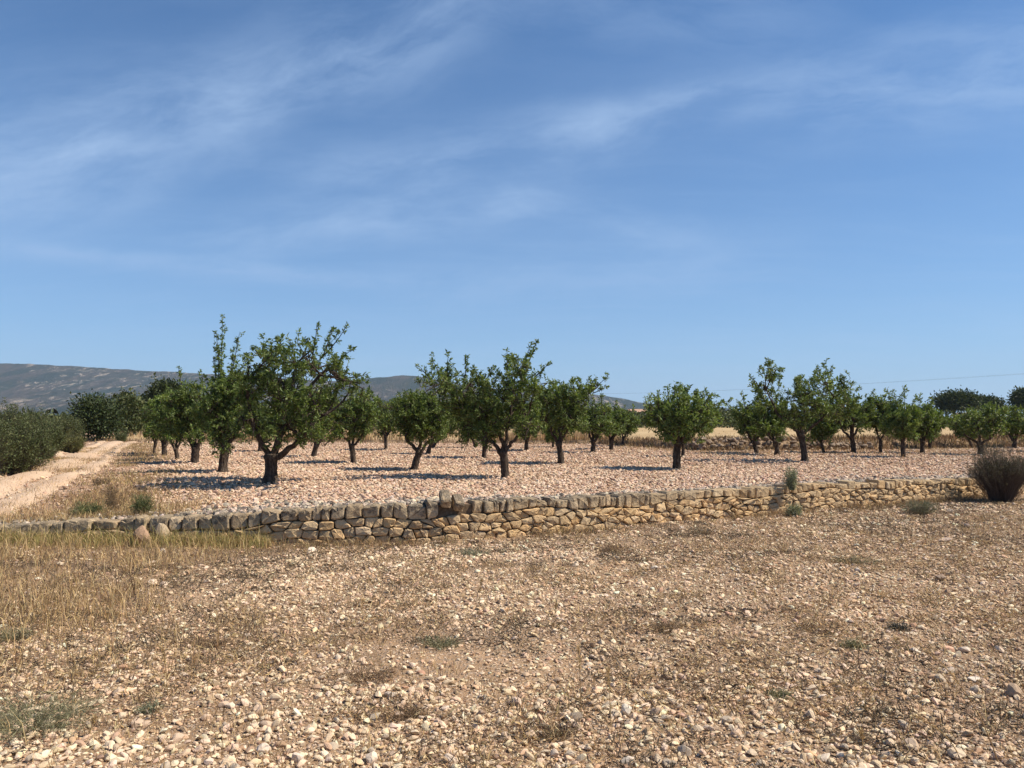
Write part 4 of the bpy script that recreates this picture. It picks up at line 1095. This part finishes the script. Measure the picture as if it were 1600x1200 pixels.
    dict(base=(1532, 711), fork=(1532, 692), w=9, box=(1488, 628, 1578, 688), limbs=[((1522, 688), (1512, 682), (1502, 660)), ((1532, 682), (1534, 670), (1532, 645)), ((1542, 688), (1552, 680), (1562, 655))], light=0, label='wide vase-shaped almond tree in front of the umbrella pines, above the thorny bush'),
    dict(base=(1585, 700), fork=(1585, 688), w=7, box=(1556, 632, 1612, 686), light=0, label='almond tree beyond the thorny bush, last of the orchard in view'),
    dict(base=(1640, 706), fork=(1638, 690), w=8, box=(1598, 628, 1680, 688), light=0, label='almond tree whose outer branches just reach the picture edge'),
]


def build_tree(T, idx):
    g = np.random.default_rng(100 + idx)
    bx, by = T['base']; p = on_z(bx, by, 0.45)
    for _ in range(3): p = on_z(bx, by, float(zt(p[0], p[1])))
    d = p[1]; k = d / F
    def loc(x, y, dep=0.0): return np.array([(x - bx) * k * (1 + dep / d), dep, (by - y) * k + 0.0])
    root = bpy.data.objects.new('almond_tree', None); COL.objects.link(root); root.location = p
    tag(root, T['label'], 'tree', 'almond trees of the orchard')
    fx, fy = T['fork']; fork = loc(fx, fy); r0 = T['w'] * k * 0.46
    # lobes
    if 'lobes' in T: lobes = [(x, y, r * 1.02, r * 0.95) for x, y, r in T['lobes']]
    else:
        l, t, r, b = T['box']; cx, cy, w, h = (l + r) / 2, (t + b) / 2, (r - l) / 2, (b - t) / 2
        lobes = [(cx, cy, w * 0.62, h * 0.62)]
        for a in np.arange(0, 6.28, 6.28 / 8) + g.uniform(0, 0.7):
            q = g.uniform(0.48, 0.68); lobes.append((cx + math.cos(a) * w * q, cy + math.sin(a) * h * q * 0.95, w * g.uniform(0.30, 0.42), h * g.uniform(0.28, 0.42)))
    halfw = max(x + rx for x, _, rx, _ in lobes) - min(x - rx for x, _, rx, _ in lobes); halfw *= 0.5 * k
    cxm = np.mean([x for x, *_ in lobes]); cym = np.mean([y for _, y, *_ in lobes])
    LB = []
    for (x, y, rx, ry) in lobes:
        off = abs(x - cxm) * k / max(halfw, 0.1)
        span = halfw * math.sqrt(max(0.05, 1 - min(1, off) ** 2)) * 0.62
        for dep in ([g.uniform(-1, 1) * span] if g.uniform() < 0.25 else [-g.uniform(0.25, 1) * span, g.uniform(0.25, 1) * span]):
            LB.append((loc(x, y, dep), rx * k, ry * k))
    # trunk
    n = 18; tt = np.linspace(0, 1, n)
    path = bez(np.array([0, 0, -0.06]), np.array([fork[0] * 0.25 + g.normal(0, .02), g.normal(0, .02), fork[2] * 0.5]), fork, n)
    rad = r0 * (1.0 + 0.45 * np.exp(-tt * 8) - 0.12 * tt + 0.20 * sm(tt, 0.75, 1.0) + 0.05 * np.sin(tt * 9 + idx))
    sp = Soup(); v, f, c = tube(path, rad, 16, 0.13, idx); sp.add(v, f); sp.add(v[:0], c)
    link('trunk', mesh_from('trunk', v, [f, c], M['bark']), root)
    # limbs
    paths = []
    if 'limbs' in T:
        for a, b, c_ in T['limbs']:
            dp = g.uniform(-0.35, 0.35) * halfw
            ctrl = [fork - np.array([0, 0, r0 * 0.8]), loc(*a, dp * 0.1), loc(*b, dp * 0.5), loc(*c_, dp)]
            q = np.linspace(0, 3, 12); pts = np.stack([np.interp(q, range(4), [cc[j] for cc in ctrl]) for j in range(3)], 1)
            pts[1:-1] = (pts[:-2] + pts[1:-1] * 2 + pts[2:]) / 4; paths.append(pts)
    else:
        m = 3 if g.uniform() < 0.6 else 4; a0 = g.uniform(0, 6.28); l, t, r, b = T['box']
        for i in range(m):
            an = [0.1, 3.0, 1.6, -1.5][i] + g.normal(0, 0.35)
            e = np.array([math.cos(an) * halfw * g.uniform(0.45, 0.7), math.sin(an) * halfw * 0.5, (by - (t + (b - t) * g.uniform(0.25, 0.5))) * k])
            e[0] += (cxm - bx) * k
            midp = fork + (e - fork) * np.array([0.65, 0.65, 0.30]) + g.normal(0, 0.03, 3)
            paths.append(bez(fork - np.array([0, 0, r0 * 0.8]), midp, e, 10))
    for i, pts in enumerate(paths):
        pts = pts + np.concatenate([np.zeros((1, 3)), g.normal(0, 0.012, (len(pts) - 1, 3))])
        rr = r0 * np.linspace(0.62, 0.16, len(pts)); v, f, c = tube(pts, rr, 7, 0.10, idx * 7 + i)
        link('limb', mesh_from('limb', v, [f, c], M['bark']), root)
    nodes = np.concatenate([pp[3:] for pp in paths])
    # branches to the lobes, shoots and leaves
    tw = Soup(); lv = []; near = d < 17.5; midd = d < 24
    budget = int(20000 * (1.1 if idx == 0 else 1.0)) if near else (10500 if midd else 5200)
    if 'box' in T: budget = int(budget * 0.85)
    llen = 0.060 if near else (0.075 if midd else 0.095)
    vol = np.array([rx * rx * ry for _, rx, ry in LB]) ** 0.8; vol /= vol.sum()
    per = 24 if near else (18 if midd else 14)
    pal = ALMOND_LIGHT if T.get('light') else ALMOND
    def shoot(a, tip, m):
        dr = tip - a; L = np.linalg.norm(dr)
        t = 0.25 + 0.75 * g.uniform(0, 1, m) ** 0.8
        pos = a + dr * t[:, None] + g.normal(0, 0.012, (m, 3)); ax = unit(dr) * 0.55 + unit(g.normal(size=(m, 3))) * 0.9 + np.array([0, 0, -0.12])
        lv.append((pos, ax))
    def twig(a, b, ra, rb, bend=0.03):
        mid = (a + b) / 2 + g.normal(0, bend, 3); v, f, c = tube(bez(a, mid, b, 4), np.linspace(ra, rb, 4), 4); tw.add(v, f); 
    ns = max(1, int(budget / per))
    for (c, rx, ry), vf in zip(LB, vol):
        a = nodes[np.argmin(np.linalg.norm(nodes - (c - np.array([0, 0, ry * 0.6])), axis=1))]
        br = bez(a, (a + c) / 2 + np.array([0, 0, -0.05]) + g.normal(0, 0.05, 3), c, 6)
        v, f, cc = tube(br, np.linspace(r0 * 0.22, r0 * 0.08, 6), 5); tw.add(v, f)
        mc = max(2, int(ns * vf / 5)); cq = unit(g.normal(size=(mc, 3))); cr_ = g.uniform(0.25, 1.0, mc) ** 0.5
        cc_ = c + cq * cr_[:, None] * np.array([rx, rx, ry]) + np.array([0, 0, 0.02])
        for _ in range(max(3, int(ns * vf))):
            ci = g.integers(0, mc); q = cq[ci]
            tip = cc_[ci] + g.normal(0, 0.045 + 0.10 * rx, 3)
            L = g.uniform(0.14, 0.34) * (1.0 if near or midd else 1.15)
            o = unit(q * 0.8 + np.array([0, 0, 0.75]) + g.normal(0, 0.4, 3))
            st = tip - o * L
            if g.uniform() < 0.4: twig(br[g.integers(2, 6)], st, 0.008, 0.005); 
            if g.uniform() < 0.5: twig(st, tip, 0.006, 0.003, 0.01)
            shoot(st, tip, per)
    for (a, b) in T.get('spikes', []):
        dp = g.uniform(-0.25, 0.25) * halfw; A, B = loc(*a, dp), loc(*b, dp * 1.1); L = np.linalg.norm(B - A)
        A = A - (B - A) * 0.35
        twig(A, B, 0.014, 0.004, 0.03)
        m = max(6, int(L / 0.045)); lm = per
        for i in range(m):
            t = (i + g.uniform()) / m; c = A + (B - A) * t + g.normal(0, 0.012, 3)
            o = unit((B - A) / L * 0.9 + g.normal(0, 0.65, 3)); sl_ = g.uniform(0.05, 0.17) * (1.15 - 0.6 * t)
            shoot(c, c + o * sl_, max(5, int(lm * 0.7)))
    pos = np.concatenate([q[0] for q in lv]); ax = np.concatenate([q[1] for q in lv]); m = len(pos)
    # keep foliage off the ground
    ln = llen * np.exp(g.normal(0, 0.22, m)); wd = ln * g.uniform(0.32, 0.46, m)
    v, f, c = leaves(pos, ax, ln, wd, pick(g, pal, m, 0.16), g)
    link('crown', mesh_from('crown', v, f, M['leaf'], c, True), root)
    o = link('twigs', tw.mesh('twigs', M['bark']), root); o['kind'] = 'stuff'
    return m


NL = 0
for _i, _T in enumerate(TREES): NL += build_tree(_T, _i)
print('almond leaves', NL)


# ------------------------------------------------------------------ shrubs and other plants
def shrub(name, px, py, wpx, hpx, label, cat, pal, stems=200, per=14, leaf=0.03, aspect=0.5, zf=zt, stemcol=(0.10, 0.08, 0.06), stem_r=0.004, lobes=5, group=None, depth=0.9, upright=0.5, zr=0.45, mat_leaf=None, lpart='foliage', base=None, seed=0, ragged=0.0):
    g = np.random.default_rng(1000 + seed + int(px * 7 + py))
    if base is None:
        p = on_z(px, py, zr)
        for _ in range(3): p = on_z(px, py, float(zf(p[0], p[1])))
    else: p = np.array(base, float)
    k = p[1] / F; W, H = wpx * k * 0.5, hpx * k
    root = bpy.data.objects.new(name, None); COL.objects.link(root); root.location = p; tag(root, label, cat, group)
    LB = []
    for i in range(lobes):
        a = i / lobes * 6.28 + g.uniform(0, 0.8); q = g.uniform(0.35, 0.62 + 0.25 * ragged) if lobes > 1 else 0
        LB.append((np.array([math.cos(a) * W * q, math.sin(a) * W * q * depth, H * g.uniform(0.40, 0.60)]), W * g.uniform(0.38, 0.52), H * g.uniform(0.38, 0.46) * (1 - ragged * g.uniform(0, 1))))
    if lobes > 1: LB.append((np.array([0, 0, H * 0.55]), W * 0.6, H * 0.45))
    st = Soup(); P_, A_ = [], []
    for i in range(stems):
        c, rx, rz = LB[g.integers(0, len(LB))]
        q = unit(g.normal(size=3)); r = g.uniform(0.15, 1) ** 0.45
        r = r * (1 + ragged * (g.uniform() < 0.2) * g.uniform(0, 0.6)); tip = c + q * r * np.array([rx, rx * depth, rz]); tip[2] = max(tip[2], H * 0.06)
        b0 = np.array([tip[0] * 0.22, tip[1] * 0.22, -0.01]) + np.append(g.normal(0, W * 0.06, 2), 0)
        mid = (b0 + tip) / 2 + np.array([0, 0, H * 0.12 * upright]) + g.normal(0, W * 0.05, 3)
        path = bez(b0, mid, tip, 4)
        v, f, _ = tube(path, np.linspace(stem_r, stem_r * 0.4, 4), 3, 0, 0, False); st.add(v, f, np.array(stemcol) * g.uniform(0.7, 1.4))
        if per:
            o = unit(tip - path[1]); L = leaf * 4.5
            t = g.uniform(0, 1, per); pos = tip - o * (L * t)[:, None] + g.normal(0, leaf * 0.7, (per, 3))
            P_.append(pos); A_.append(o * 0.7 + unit(g.normal(size=(per, 3))) * 0.8)
    link('stems', st.mesh('stems', M['scrub_leaf']), root)['kind'] = 'stuff'
    if per:
        pos = np.concatenate(P_); pos[:, 2] = np.maximum(pos[:, 2], 0.01); m = len(pos); ln = leaf * np.exp(g.normal(0, 0.25, m))
        v, f, c = leaves(pos, np.concatenate(A_), ln, ln * aspect, pick(g, pal, m, 0.18), g)
        link(lpart, mesh_from(lpart, v, f, mat_leaf or M['scrub_leaf'], c), root)
    return root


OLIVE = [(0.082, 0.100, 0.036), (0.104, 0.120, 0.046), (0.054, 0.070, 0.025), (0.132, 0.142, 0.064), (0.070, 0.092, 0.032)]
DARKG = [(0.036, 0.050, 0.018), (0.050, 0.068, 0.024), (0.072, 0.090, 0.034), (0.028, 0.040, 0.015)]
YELG = [(0.13, 0.13, 0.045), (0.16, 0.155, 0.058), (0.10, 0.105, 0.038)]
THORN = [(0.10, 0.095, 0.06), (0.14, 0.125, 0.085), (0.07, 0.07, 0.045), (0.16, 0.14, 0.10)]
SAGE = [(0.27, 0.285, 0.18), (0.34, 0.345, 0.23), (0.21, 0.225, 0.135)]


def build_plants():
    sg = 'olive-green scrub along the track'
    shrub('scrub_bush', 22, 742, 110, 92, 'big grey-green bush filling the near end of the scrub along the track', 'bush', OLIVE, 900, 16, 0.035, 0.4, group=sg, ragged=0.45)
    shrub('scrub_bush', -40, 748, 130, 120, 'tall grey-green bush half cut off by the picture edge', 'bush', OLIVE, 800, 16, 0.038, 0.4, group=sg, ragged=0.45)
    shrub('scrub_bush', 109, 713, 50, 42, 'rounded yellow-green bush on the corner beside the track', 'bush', YELG, 600, 16, 0.035, 0.35, group=sg, ragged=0.45)
    shrub('scrub_bush', 72, 716, 70, 62, 'grey-green bush between the big bush and the rounded yellow-green one', 'bush', OLIVE, 800, 15, 0.040, 0.4, group=sg, ragged=0.45)
    shrub('scrub_bush', 55, 706, 90, 76, 'paler bush behind the big grey-green bush', 'bush', OLIVE, 700, 14, 0.05, 0.4, group=sg, ragged=0.45)
    shrub('scrub_bush', 5, 708, 90, 92, 'tallest bush at the back of the scrub by the picture edge', 'bush', OLIVE, 700, 14, 0.05, 0.4, group=sg, ragged=0.45)
    shrub('scrub_bush', 100, 692, 70, 48, 'low dusty bush below the mountain slope, left of the dark tree', 'bush', OLIVE, 600, 14, 0.06, 0.4, group=sg)
    shrub('scrub_bush', 190, 691, 26, 18, 'small dull bush at the foot of the dark tree beside the track', 'bush', OLIVE, 200, 12, 0.05, 0.4, group=sg)
    shrub('thorn_bush', 1566, 783, 104, 100, 'dark twiggy thorn bush covering the end of the wall', 'bush', [(0.11, 0.095, 0.065), (0.14, 0.12, 0.085), (0.075, 0.07, 0.045), (0.17, 0.14, 0.105), (0.09, 0.095, 0.05)], 2400, 14, 0.016, 0.4, zg, (0.115, 0.088, 0.074), 0.003, 13, zr=0.0, upright=0.5, ragged=0.85)
    shrub('grey_bush', 1437, 804, 56, 26, 'small rounded grey-green bush at the foot of the wall near the thorn bush', 'bush', [(0.20, 0.20, 0.13), (0.26, 0.26, 0.17), (0.15, 0.155, 0.10)], 420, 12, 0.016, 0.25, zg, (0.2, 0.17, 0.12), 0.002, 5, zr=0.0)
    shrub('sage_plant', 1238, 765, 30, 42, 'tall pale sage-green plant rooted on top of the wall', 'plant', SAGE, 110, 14, 0.028, 0.4, zt, (0.16, 0.17, 0.10), 0.003, 3, upright=1.2)
    shrub('sage_plant', 1240, 808, 38, 26, 'pale sage-green plant at the foot of the wall below the taller one', 'plant', SAGE, 160, 12, 0.022, 0.4, zg, (0.2, 0.2, 0.13), 0.002, 4, zr=0.0)
    G2 = 'green tussocks behind the coping'
    gt = [(0.11, 0.13, 0.05), (0.15, 0.165, 0.07), (0.085, 0.10, 0.04)]
    shrub('green_tussock', 138, 808, 70, 24, 'low spreading green tussock behind the left coping stones', 'plant', gt, 300, 10, 0.05, 0.10, zt, (0.13, 0.14, 0.06), 0.002, 4, G2, zr=0.3, upright=0.8)
    shrub('green_tussock', 224, 806, 40, 36, 'upright green tussock growing among grey rubble', 'plant', gt, 260, 10, 0.06, 0.08, zt, (0.13, 0.14, 0.06), 0.002, 3, G2, zr=0.3, upright=1.2)
    shrub('dry_weed', 176, 800, 46, 62, 'tall brown dead weed between the green tussocks', 'plant', BROWN + STRAW[2:4], 110, 8, 0.022, 0.3, zt, (0.24, 0.17, 0.10), 0.0025, 3, zr=0.3, upright=1.3)
    shrub('dry_weed', 158, 762, 40, 18, 'dark tuft of dead weed at the edge of the track', 'plant', BROWN, 110, 8, 0.03, 0.3, zt, (0.20, 0.15, 0.10), 0.0025, 3)
    FG = 'low plants in the dry field'
    mats = [(50, 1135, 230, 60, 'wide grey-green mat at the near corner of the field', GREYG), (16, 1000, 70, 34, 'grey-green mat in tall straw', GREYG), (235, 1112, 40, 22, 'small bluish-green rosette on bare gravel', [(0.15, 0.155, 0.10), (0.2, 0.20, 0.135)]),
            (690, 1010, 80, 26, 'olive mat beside a bare sandy patch', GREYG), (1405, 984, 46, 22, 'blackish clump of dead herb', [(0.05, 0.05, 0.045), (0.09, 0.085, 0.075)]), (1215, 1090, 50, 18, 'faded green mat above light gravel', GREYG),
            (740, 868, 60, 20, 'bluish-green creeping plant near the foot of the wall', [(0.14, 0.15, 0.10), (0.19, 0.19, 0.13)]), (1100, 835, 60, 24, 'grey dead herb against the foot of the wall', BROWN + GREYG), (960, 862, 70, 20, 'brown dead herb on the slope below the wall', BROWN),
            (1330, 1010, 50, 16, 'dull green sprig mat in brown soil', GREYG), (570, 1060, 110, 26, 'wide dark brown mat of dead herb among pale gravel', BROWN), (640, 1120, 80, 24, 'dark brown mat of dead herb nearer than the widest one', BROWN),
            (870, 1150, 90, 24, 'greyish-brown mat right of the squarish upright stone', BROWN + GREYG[:1]), (1330, 880, 90, 18, 'grey-green mat on the bare slope', GREYG), (1040, 985, 70, 20, 'rusty mat of dead herb in the middle of the field', BROWN), (330, 1010, 80, 24, 'dry grey mat behind the bright gravel patch', BROWN)]
    for px, py, w, h, lab, pal in mats:
        shrub('low_plant', px, py, w * 1.15, h * 0.62, lab, 'plant', [tuple(np.array(q) * 1.25) for q in pal], 170 if w < 150 else 480, 8, 0.013, 0.28, zg, tuple(np.array(pal[0]) * 1.4), 0.0012, 7, FG, zr=0.0, upright=0.2)
    # single dry stalks
    stalks = [((1560, 1196), (1445, 1010), 'longest straw stem leaning across the gravel, heavy seed head towards the wall'), ((1500, 1185), (1425, 1115), 'short straw stem crossing beside the longest one'), ((908, 1120), (905, 1012), 'upright yellow stalk with a bushy seed head'),
              ((955, 1140), (948, 1040), 'bare upright straw stalk beside a large whitish stone'), ((748, 965), (752, 905), 'greenish upright stalk in the middle distance of the field'), ((450, 1045), (500, 1000), 'pale dry stem arching over gravel'), ((255, 975), (248, 945), 'short upright straw stalk in the left straw'),
              ((262, 1090), (256, 1010), 'tall thin straw stalk on gravel'), ((140, 1150), (150, 1120), 'yellow tuft stalk by the near grey-green mat'), ((1185, 960), (1180, 925), 'brown stalk on the slope'), ((1350, 1185), (1340, 1140), 'dry stalk rising beside a brown stone'), ((865, 985), (870, 950), 'greenish stalk with small leaves near the dark centre patch')]
    g = np.random.default_rng(77)
    for a, b, lab in stalks:
        p = on_z(*a, 0.0); k = p[1] / F; tip = np.array([(b[0] - a[0]) * k, g.uniform(-.05, .05), max(0.06, (a[1] - b[1]) * k * 0.95)])
        root = bpy.data.objects.new('dry_stalk', None); COL.objects.link(root); root.location = (p[0], p[1], float(zg(p[0], p[1]))); tag(root, lab, 'plant', 'single dry stalks in the field')
        path = bez(np.zeros(3), tip * np.array([0.3, 0.3, 0.7]), tip, 10); v, f, c = tube(path, np.linspace(0.003, 0.0012, 10), 5); col = np.array(STRAW[int(g.integers(0, 5))])
        link('stem', mesh_from('stem', v, [f, c], M['straw'], np.broadcast_to(col, v.shape)), root)
        m = 90; t = 1 - 0.45 * g.uniform(0, 1, m) ** 1.2; idx = t * 9; q = np.stack([np.interp(idx, range(10), path[:, j]) for j in range(3)], 1) + g.normal(0, 0.005, (m, 3))
        v, f, c = leaves(q, unit(tip) * 0.9 + g.normal(0, 0.45, (m, 3)), g.uniform(0.012, 0.026, m), g.uniform(0.003, 0.006, m), pick(g, STRAW, m, 0.1), g)
        link('seed_head', mesh_from('seed_head', v, f, M['straw'], c), root)


build_plants()


def dense_tree(name, px, base, wpx, hpx, label, pal, n, leaf, trunk_px=6, flat=False, y=None, lobes=None, group=None, trunk_top=0.35, cat='tree', aspect=0.55):
    """tree with a closed crown, standing at depth y"""
    g = np.random.default_rng(int(px * 13 + base)); p = at_y(px, base, y); k = y / F
    root = bpy.data.objects.new(name, None); COL.objects.link(root); root.location = p; tag(root, label, cat, group)
    W, H = wpx * k / 2, hpx * k; tz = H * trunk_top
    path = bez(np.array([0, 0, -0.1]), np.array([g.normal(0, W * .08), 0, tz * .6]), np.array([g.normal(0, W * 0.1), 0, tz * 1.25]), 7)
    v, f, c = tube(path, trunk_px * k / 2 * np.linspace(1.15, 0.7, 7), 9, 0.1, 3); link('trunk', mesh_from('trunk', v, [f, c], M['bark']), root)
    if lobes is None:
        lobes = []
        for i in range(12):
            a = g.uniform(0, 6.28); e = g.uniform(0, 1)
            if flat: lobes.append((math.cos(a) * W * 0.62 * math.sqrt(e), math.sin(a) * W * 0.62 * math.sqrt(e), tz + (H - tz) * g.uniform(0.50, 0.66) - (H - tz) * 0.12 * e, W * 0.42, (H - tz) * 0.34))
            else: lobes.append((math.cos(a) * W * 0.55 * math.sqrt(e), math.sin(a) * W * 0.55 * math.sqrt(e), tz + (H - tz) * g.uniform(0.2, 0.68), W * 0.42, (H - tz) * 0.33))
    for lx, ly, lz, *_ in lobes[:5]:
        v, f, c = tube(bez(path[-2], (path[-1] + np.array([lx, ly, lz])) / 2 + g.normal(0, W * .05, 3), np.array([lx, ly, lz]), 6), trunk_px * k / 2 * np.linspace(.5, .15, 6), 6)
        link('limb', mesh_from('limb', v, [f, c], M['bark']), root)
    L = np.array(lobes); i = g.integers(0, len(L), n); q = unit(g.normal(size=(n, 3))); r = g.uniform(0.35, 1.0, n) ** 0.4
    cl = 0.10 * W * g.normal(size=(n // 12 + 1, 3))[g.integers(0, n // 12 + 1, n)]
    pos = L[i, :3] + q * r[:, None] * np.stack([L[i, 3], L[i, 3], L[i, 4]], 1) + cl + g.normal(0, leaf * .5, (n, 3))
    pos[:, 2] = np.maximum(pos[:, 2], 0.05)
    ln = leaf * np.exp(g.normal(0, .25, n)); v, f, c = leaves(pos, q * 0.6 + g.normal(0, .6, (n, 3)) + np.array([0, 0, .25]), ln, ln * aspect, pick(g, pal, n, 0.2), g)
    link('crown', mesh_from('crown', v, f, M['scrub_leaf'], c), root)


def build_background():
    dense_tree('carob_tree', 152, 692, 84, 78, 'dense dark-green round tree shading the track end', DARKG + [(0.05, 0.075, 0.025)], 9000, 0.13, 9, y=40, trunk_top=0.18)
    dense_tree('scrub_tree', 205, 690, 52, 82, 'dull olive tree rising behind the dense dark tree', OLIVE, 5000, 0.16, 5, y=46, trunk_top=0.15)
    dense_tree('pine_tree', 262, 690, 70, 96, 'dark pine top showing over the almonds beside the track', DARKG, 5000, 0.22, 6, True, y=60, trunk_top=0.45)
    dense_tree('pine_tree', 228, 690, 44, 74, 'smaller dark pine left of the taller pine top', DARKG, 3500, 0.22, 6, True, y=62, trunk_top=0.4)
    pg = 'umbrella pines behind the orchard'
    dense_tree('umbrella_pine', 1496, 668, 66, 56, 'broad umbrella pine with a domed crown behind the vase-shaped almond', DARKG[:3], 9000, 0.34, 5, True, y=130, group=pg, trunk_top=0.42)
    dense_tree('umbrella_pine', 1549, 668, 46, 48, 'smaller flat umbrella pine next to the domed one', DARKG[:3], 6000, 0.34, 4, True, y=140, group=pg, trunk_top=0.45)
    dense_tree('umbrella_pine', 1608, 668, 56, 62, 'tall umbrella pine cut off by the picture edge', DARKG[:3], 8000, 0.34, 5, True, y=125, group=pg, trunk_top=0.42)
    dense_tree('umbrella_pine', 1527, 668, 26, 52, 'slim pine in the gap between two umbrella pines', DARKG[:3], 2500, 0.34, 3, True, y=150, group=pg, trunk_top=0.55)
    # far hedge and scrub that read as one mass
    g = np.random.default_rng(88); s = Soup(); n = 52000
    px = g.uniform(150, 1750, n); Y = g.uniform(66, 86, n); x = (px - 800) / F * Y
    h = 1.1 + 1.7 * sm(fbm(x * 0.22, Y * 0.05, 3, 33), 0.3, 0.7); h *= np.interp(px, [150, 420, 900, 1000, 1200, 1750], [1.2, 1.0, 0.9, 0.62, 0.78, 0.9])
    z = zt(x, Y) + 0.1 + h * g.uniform(0, 1, n) ** 0.8
    ln = g.uniform(0.18, 0.36, n); s.add(*leaves(np.stack([x, Y, z], 1), g.normal(size=(n, 3)) + np.array([0, 0, .5]), ln, ln * 0.6, pick(g, DARKG + OLIVE[:2], n, .2), g))
    tag(link('far_hedge', s.mesh('far_hedge', M['scrub_leaf'])), 'dark hedge line beyond the straw field', None, None, 'stuff')
    s = Soup(); nb = 900
    for i in range(nb):
        Y = 55 * (420 / 55) ** g.uniform(0, 1); pxx = g.uniform(-500, 330) if g.uniform() < .7 else g.uniform(-300, 1900)
        if pxx > 330 and Y < 105: continue
        if 130 < pxx < 330 and Y < 62: continue
        x = (pxx - 800) / F * Y; r = g.uniform(0.5, 1.3) * (1 + Y / 400); m = 46
        q = unit(g.normal(size=(m, 3))); z0 = float(zt(x, Y)) if Y < 88 else float(zg(x, Y))
        pos = np.array([x, Y, z0 + r * .5]) + q * np.array([r, r, r * .7]) * g.uniform(.5, 1, (m, 1)); ln = r * g.uniform(.25, .5, m)
        s.add(*leaves(pos, q + g.normal(0, .6, (m, 3)), ln, ln * .6, pick(g, OLIVE + DARKG[:2], m, .2), g))
    tag(link('far_scrub', s.mesh('far_scrub', M['scrub_leaf'])), 'grey-green scrub dotted over the plain', None, None, 'stuff')

    # houses
    def box(w, dd, h, z0=0):
        v = np.array([(a * w / 2, b * dd / 2, z0 + c * h) for c in (0, 1) for b in (-1, 1) for a in (-1, 1)]); return v, np.array([(0, 2, 3, 1), (4, 5, 7, 6), (0, 1, 5, 4), (2, 6, 7, 3), (0, 4, 6, 2), (1, 3, 7, 5)])
    def house(px, base, y, w, h, dd, label, wallm, wins):
        p = at_y(px, base, y); root = bpy.data.objects.new('house', None); COL.objects.link(root); root.location = p; tag(root, label, 'house')
        link('wall', mesh_from('wall', *box(w, dd, h), wallm, None, False), root)
        v = np.array([(-w / 2 - .3, -dd / 2 - .3, h - .05), (w / 2 + .3, -dd / 2 - .3, h - .05), (w / 2 + .3, dd / 2 + .3, h - .05), (-w / 2 - .3, dd / 2 + .3, h - .05), (-w / 2 - .3, 0, h + h * .22), (w / 2 + .3, 0, h + h * .22)])
        link('roof', mesh_from('roof', v, [np.array([(0, 1, 5, 4), (2, 3, 4, 5), (3, 2, 1, 0)]), np.array([(1, 2, 5), (3, 0, 4)])], M['roof'], None, False), root)
        for wx, wz, ww, wh in wins:
            fo = link('window', mesh_from('window', *box(ww + .24, .14, wh + .24, -(wh + .24) / 2), wallm, None, False), root, (wx, -dd / 2 - .02, wz))
            link('pane', mesh_from('pane', *box(ww, .05, wh, -wh / 2), M['glass'], None, False), fo, (0, -.06, 0))
    house(1000, 667, 190, 5.4, 3.6, 5, 'pale cream house with two dark windows glimpsed between almond trees', M['render_wall'], [(-1.6, 2.2, .8, 1.2), (0.2, 2.2, .8, 1.2), (1.8, 2.2, .8, 1.2)])
    house(1506, 664, 170, 2.6, 2.2, 3, 'tiny white hut glimpsed below the domed umbrella pine', M['white_wall'], [(0, 1.2, .6, .7)])
    house(1133, 668, 230, 6.5, 1.7, 4, 'long low white shed behind the dark hedge', M['white_wall'], [(-1.5, 1.0, .7, .6), (1.5, 1.0, .7, .6)])
    # rubble bank at the back of the orchard, on the right
    root = bpy.data.objects.new('rubble_wall', None); COL.objects.link(root); c0 = at_y(1155, 706, 28.2); root.location = c0
    tag(root, 'tumbled dark rubble wall along the back edge of the orchard', 'wall'); g = np.random.default_rng(91)
    protos = [rock_mesh('stone', g, c, 1.0, 0.7, 8, 1.15) for c in ((0.22, 0.16, 0.115), (0.28, 0.205, 0.145), (0.16, 0.12, 0.09), (0.34, 0.26, 0.19)) for _ in range(3)]
    for i in range(170):
        pxx = g.uniform(1078, 1360); hgt = g.uniform(0, 1) * (0.46 if pxx < 1240 else 0.24); yy = float(yfield((pxx - 800) / F * 28.3)) - 0.22 + hgt * 0.5 + g.normal(0, .04); x = (pxx - 800) / F * yy
        o = link('stone', protos[int(g.integers(0, 12))], root, np.array([x, yy, float(zt(x, yy)) + hgt]) - c0); sz = g.uniform(0.16, 0.30); o.scale = (sz, sz, sz); o.rotation_euler = tuple(g.uniform(-.4, .4, 2)) + (g.uniform(0, 6.28),)
    # small tumbled cairn by the track end
    # power line
    A, B = np.array([(1760 - 800) / F * 118, 118, 0]), np.array([(893 - 800) / F * 245, 245, 0])
    root = bpy.data.objects.new('power_line', None); COL.objects.link(root); root.location = (*A[:2], 0.4); tag(root, 'thin overhead power line crossing the sky above the far almonds', 'power line')
    for e in (A, B):
        v, f, c = tube(np.array([(0, 0, -.5), (0, 0, 4.5), (0, 0, 9.6)]), [.16, .13, .10], 10); po = link('pole', mesh_from('pole', v, [f, c], M['wood']), root, e - A)
        dv = unit(np.array([-(B - A)[1], (B - A)[0], 0])); v, f, c = tube(np.stack([-dv * 1.0 + [0, 0, 9.2], dv * 0 + [0, 0, 9.2], dv * 1.0 + [0, 0, 9.2]]), [.06, .06, .06], 6); link('crossarm', mesh_from('crossarm', v, [f, c], M['wood']), po)
    for off in (-0.9, 0.9):
        t = np.linspace(0, 1, 40); pts = (B - A)[None] * t[:, None] + (dv * off)[None]; pts[:, 2] = 9.25 - 1.6 * 4 * t * (1 - t) * 0.6
        v, f, c = tube(pts, np.full(40, .009), 5); link('wire', mesh_from('wire', v, [f, c], M['wire']), root)


build_background()
print('tris', sum(len(o.data.loops) - 2 * len(o.data.polygons) for o in S.objects if o.type == 'MESH'))
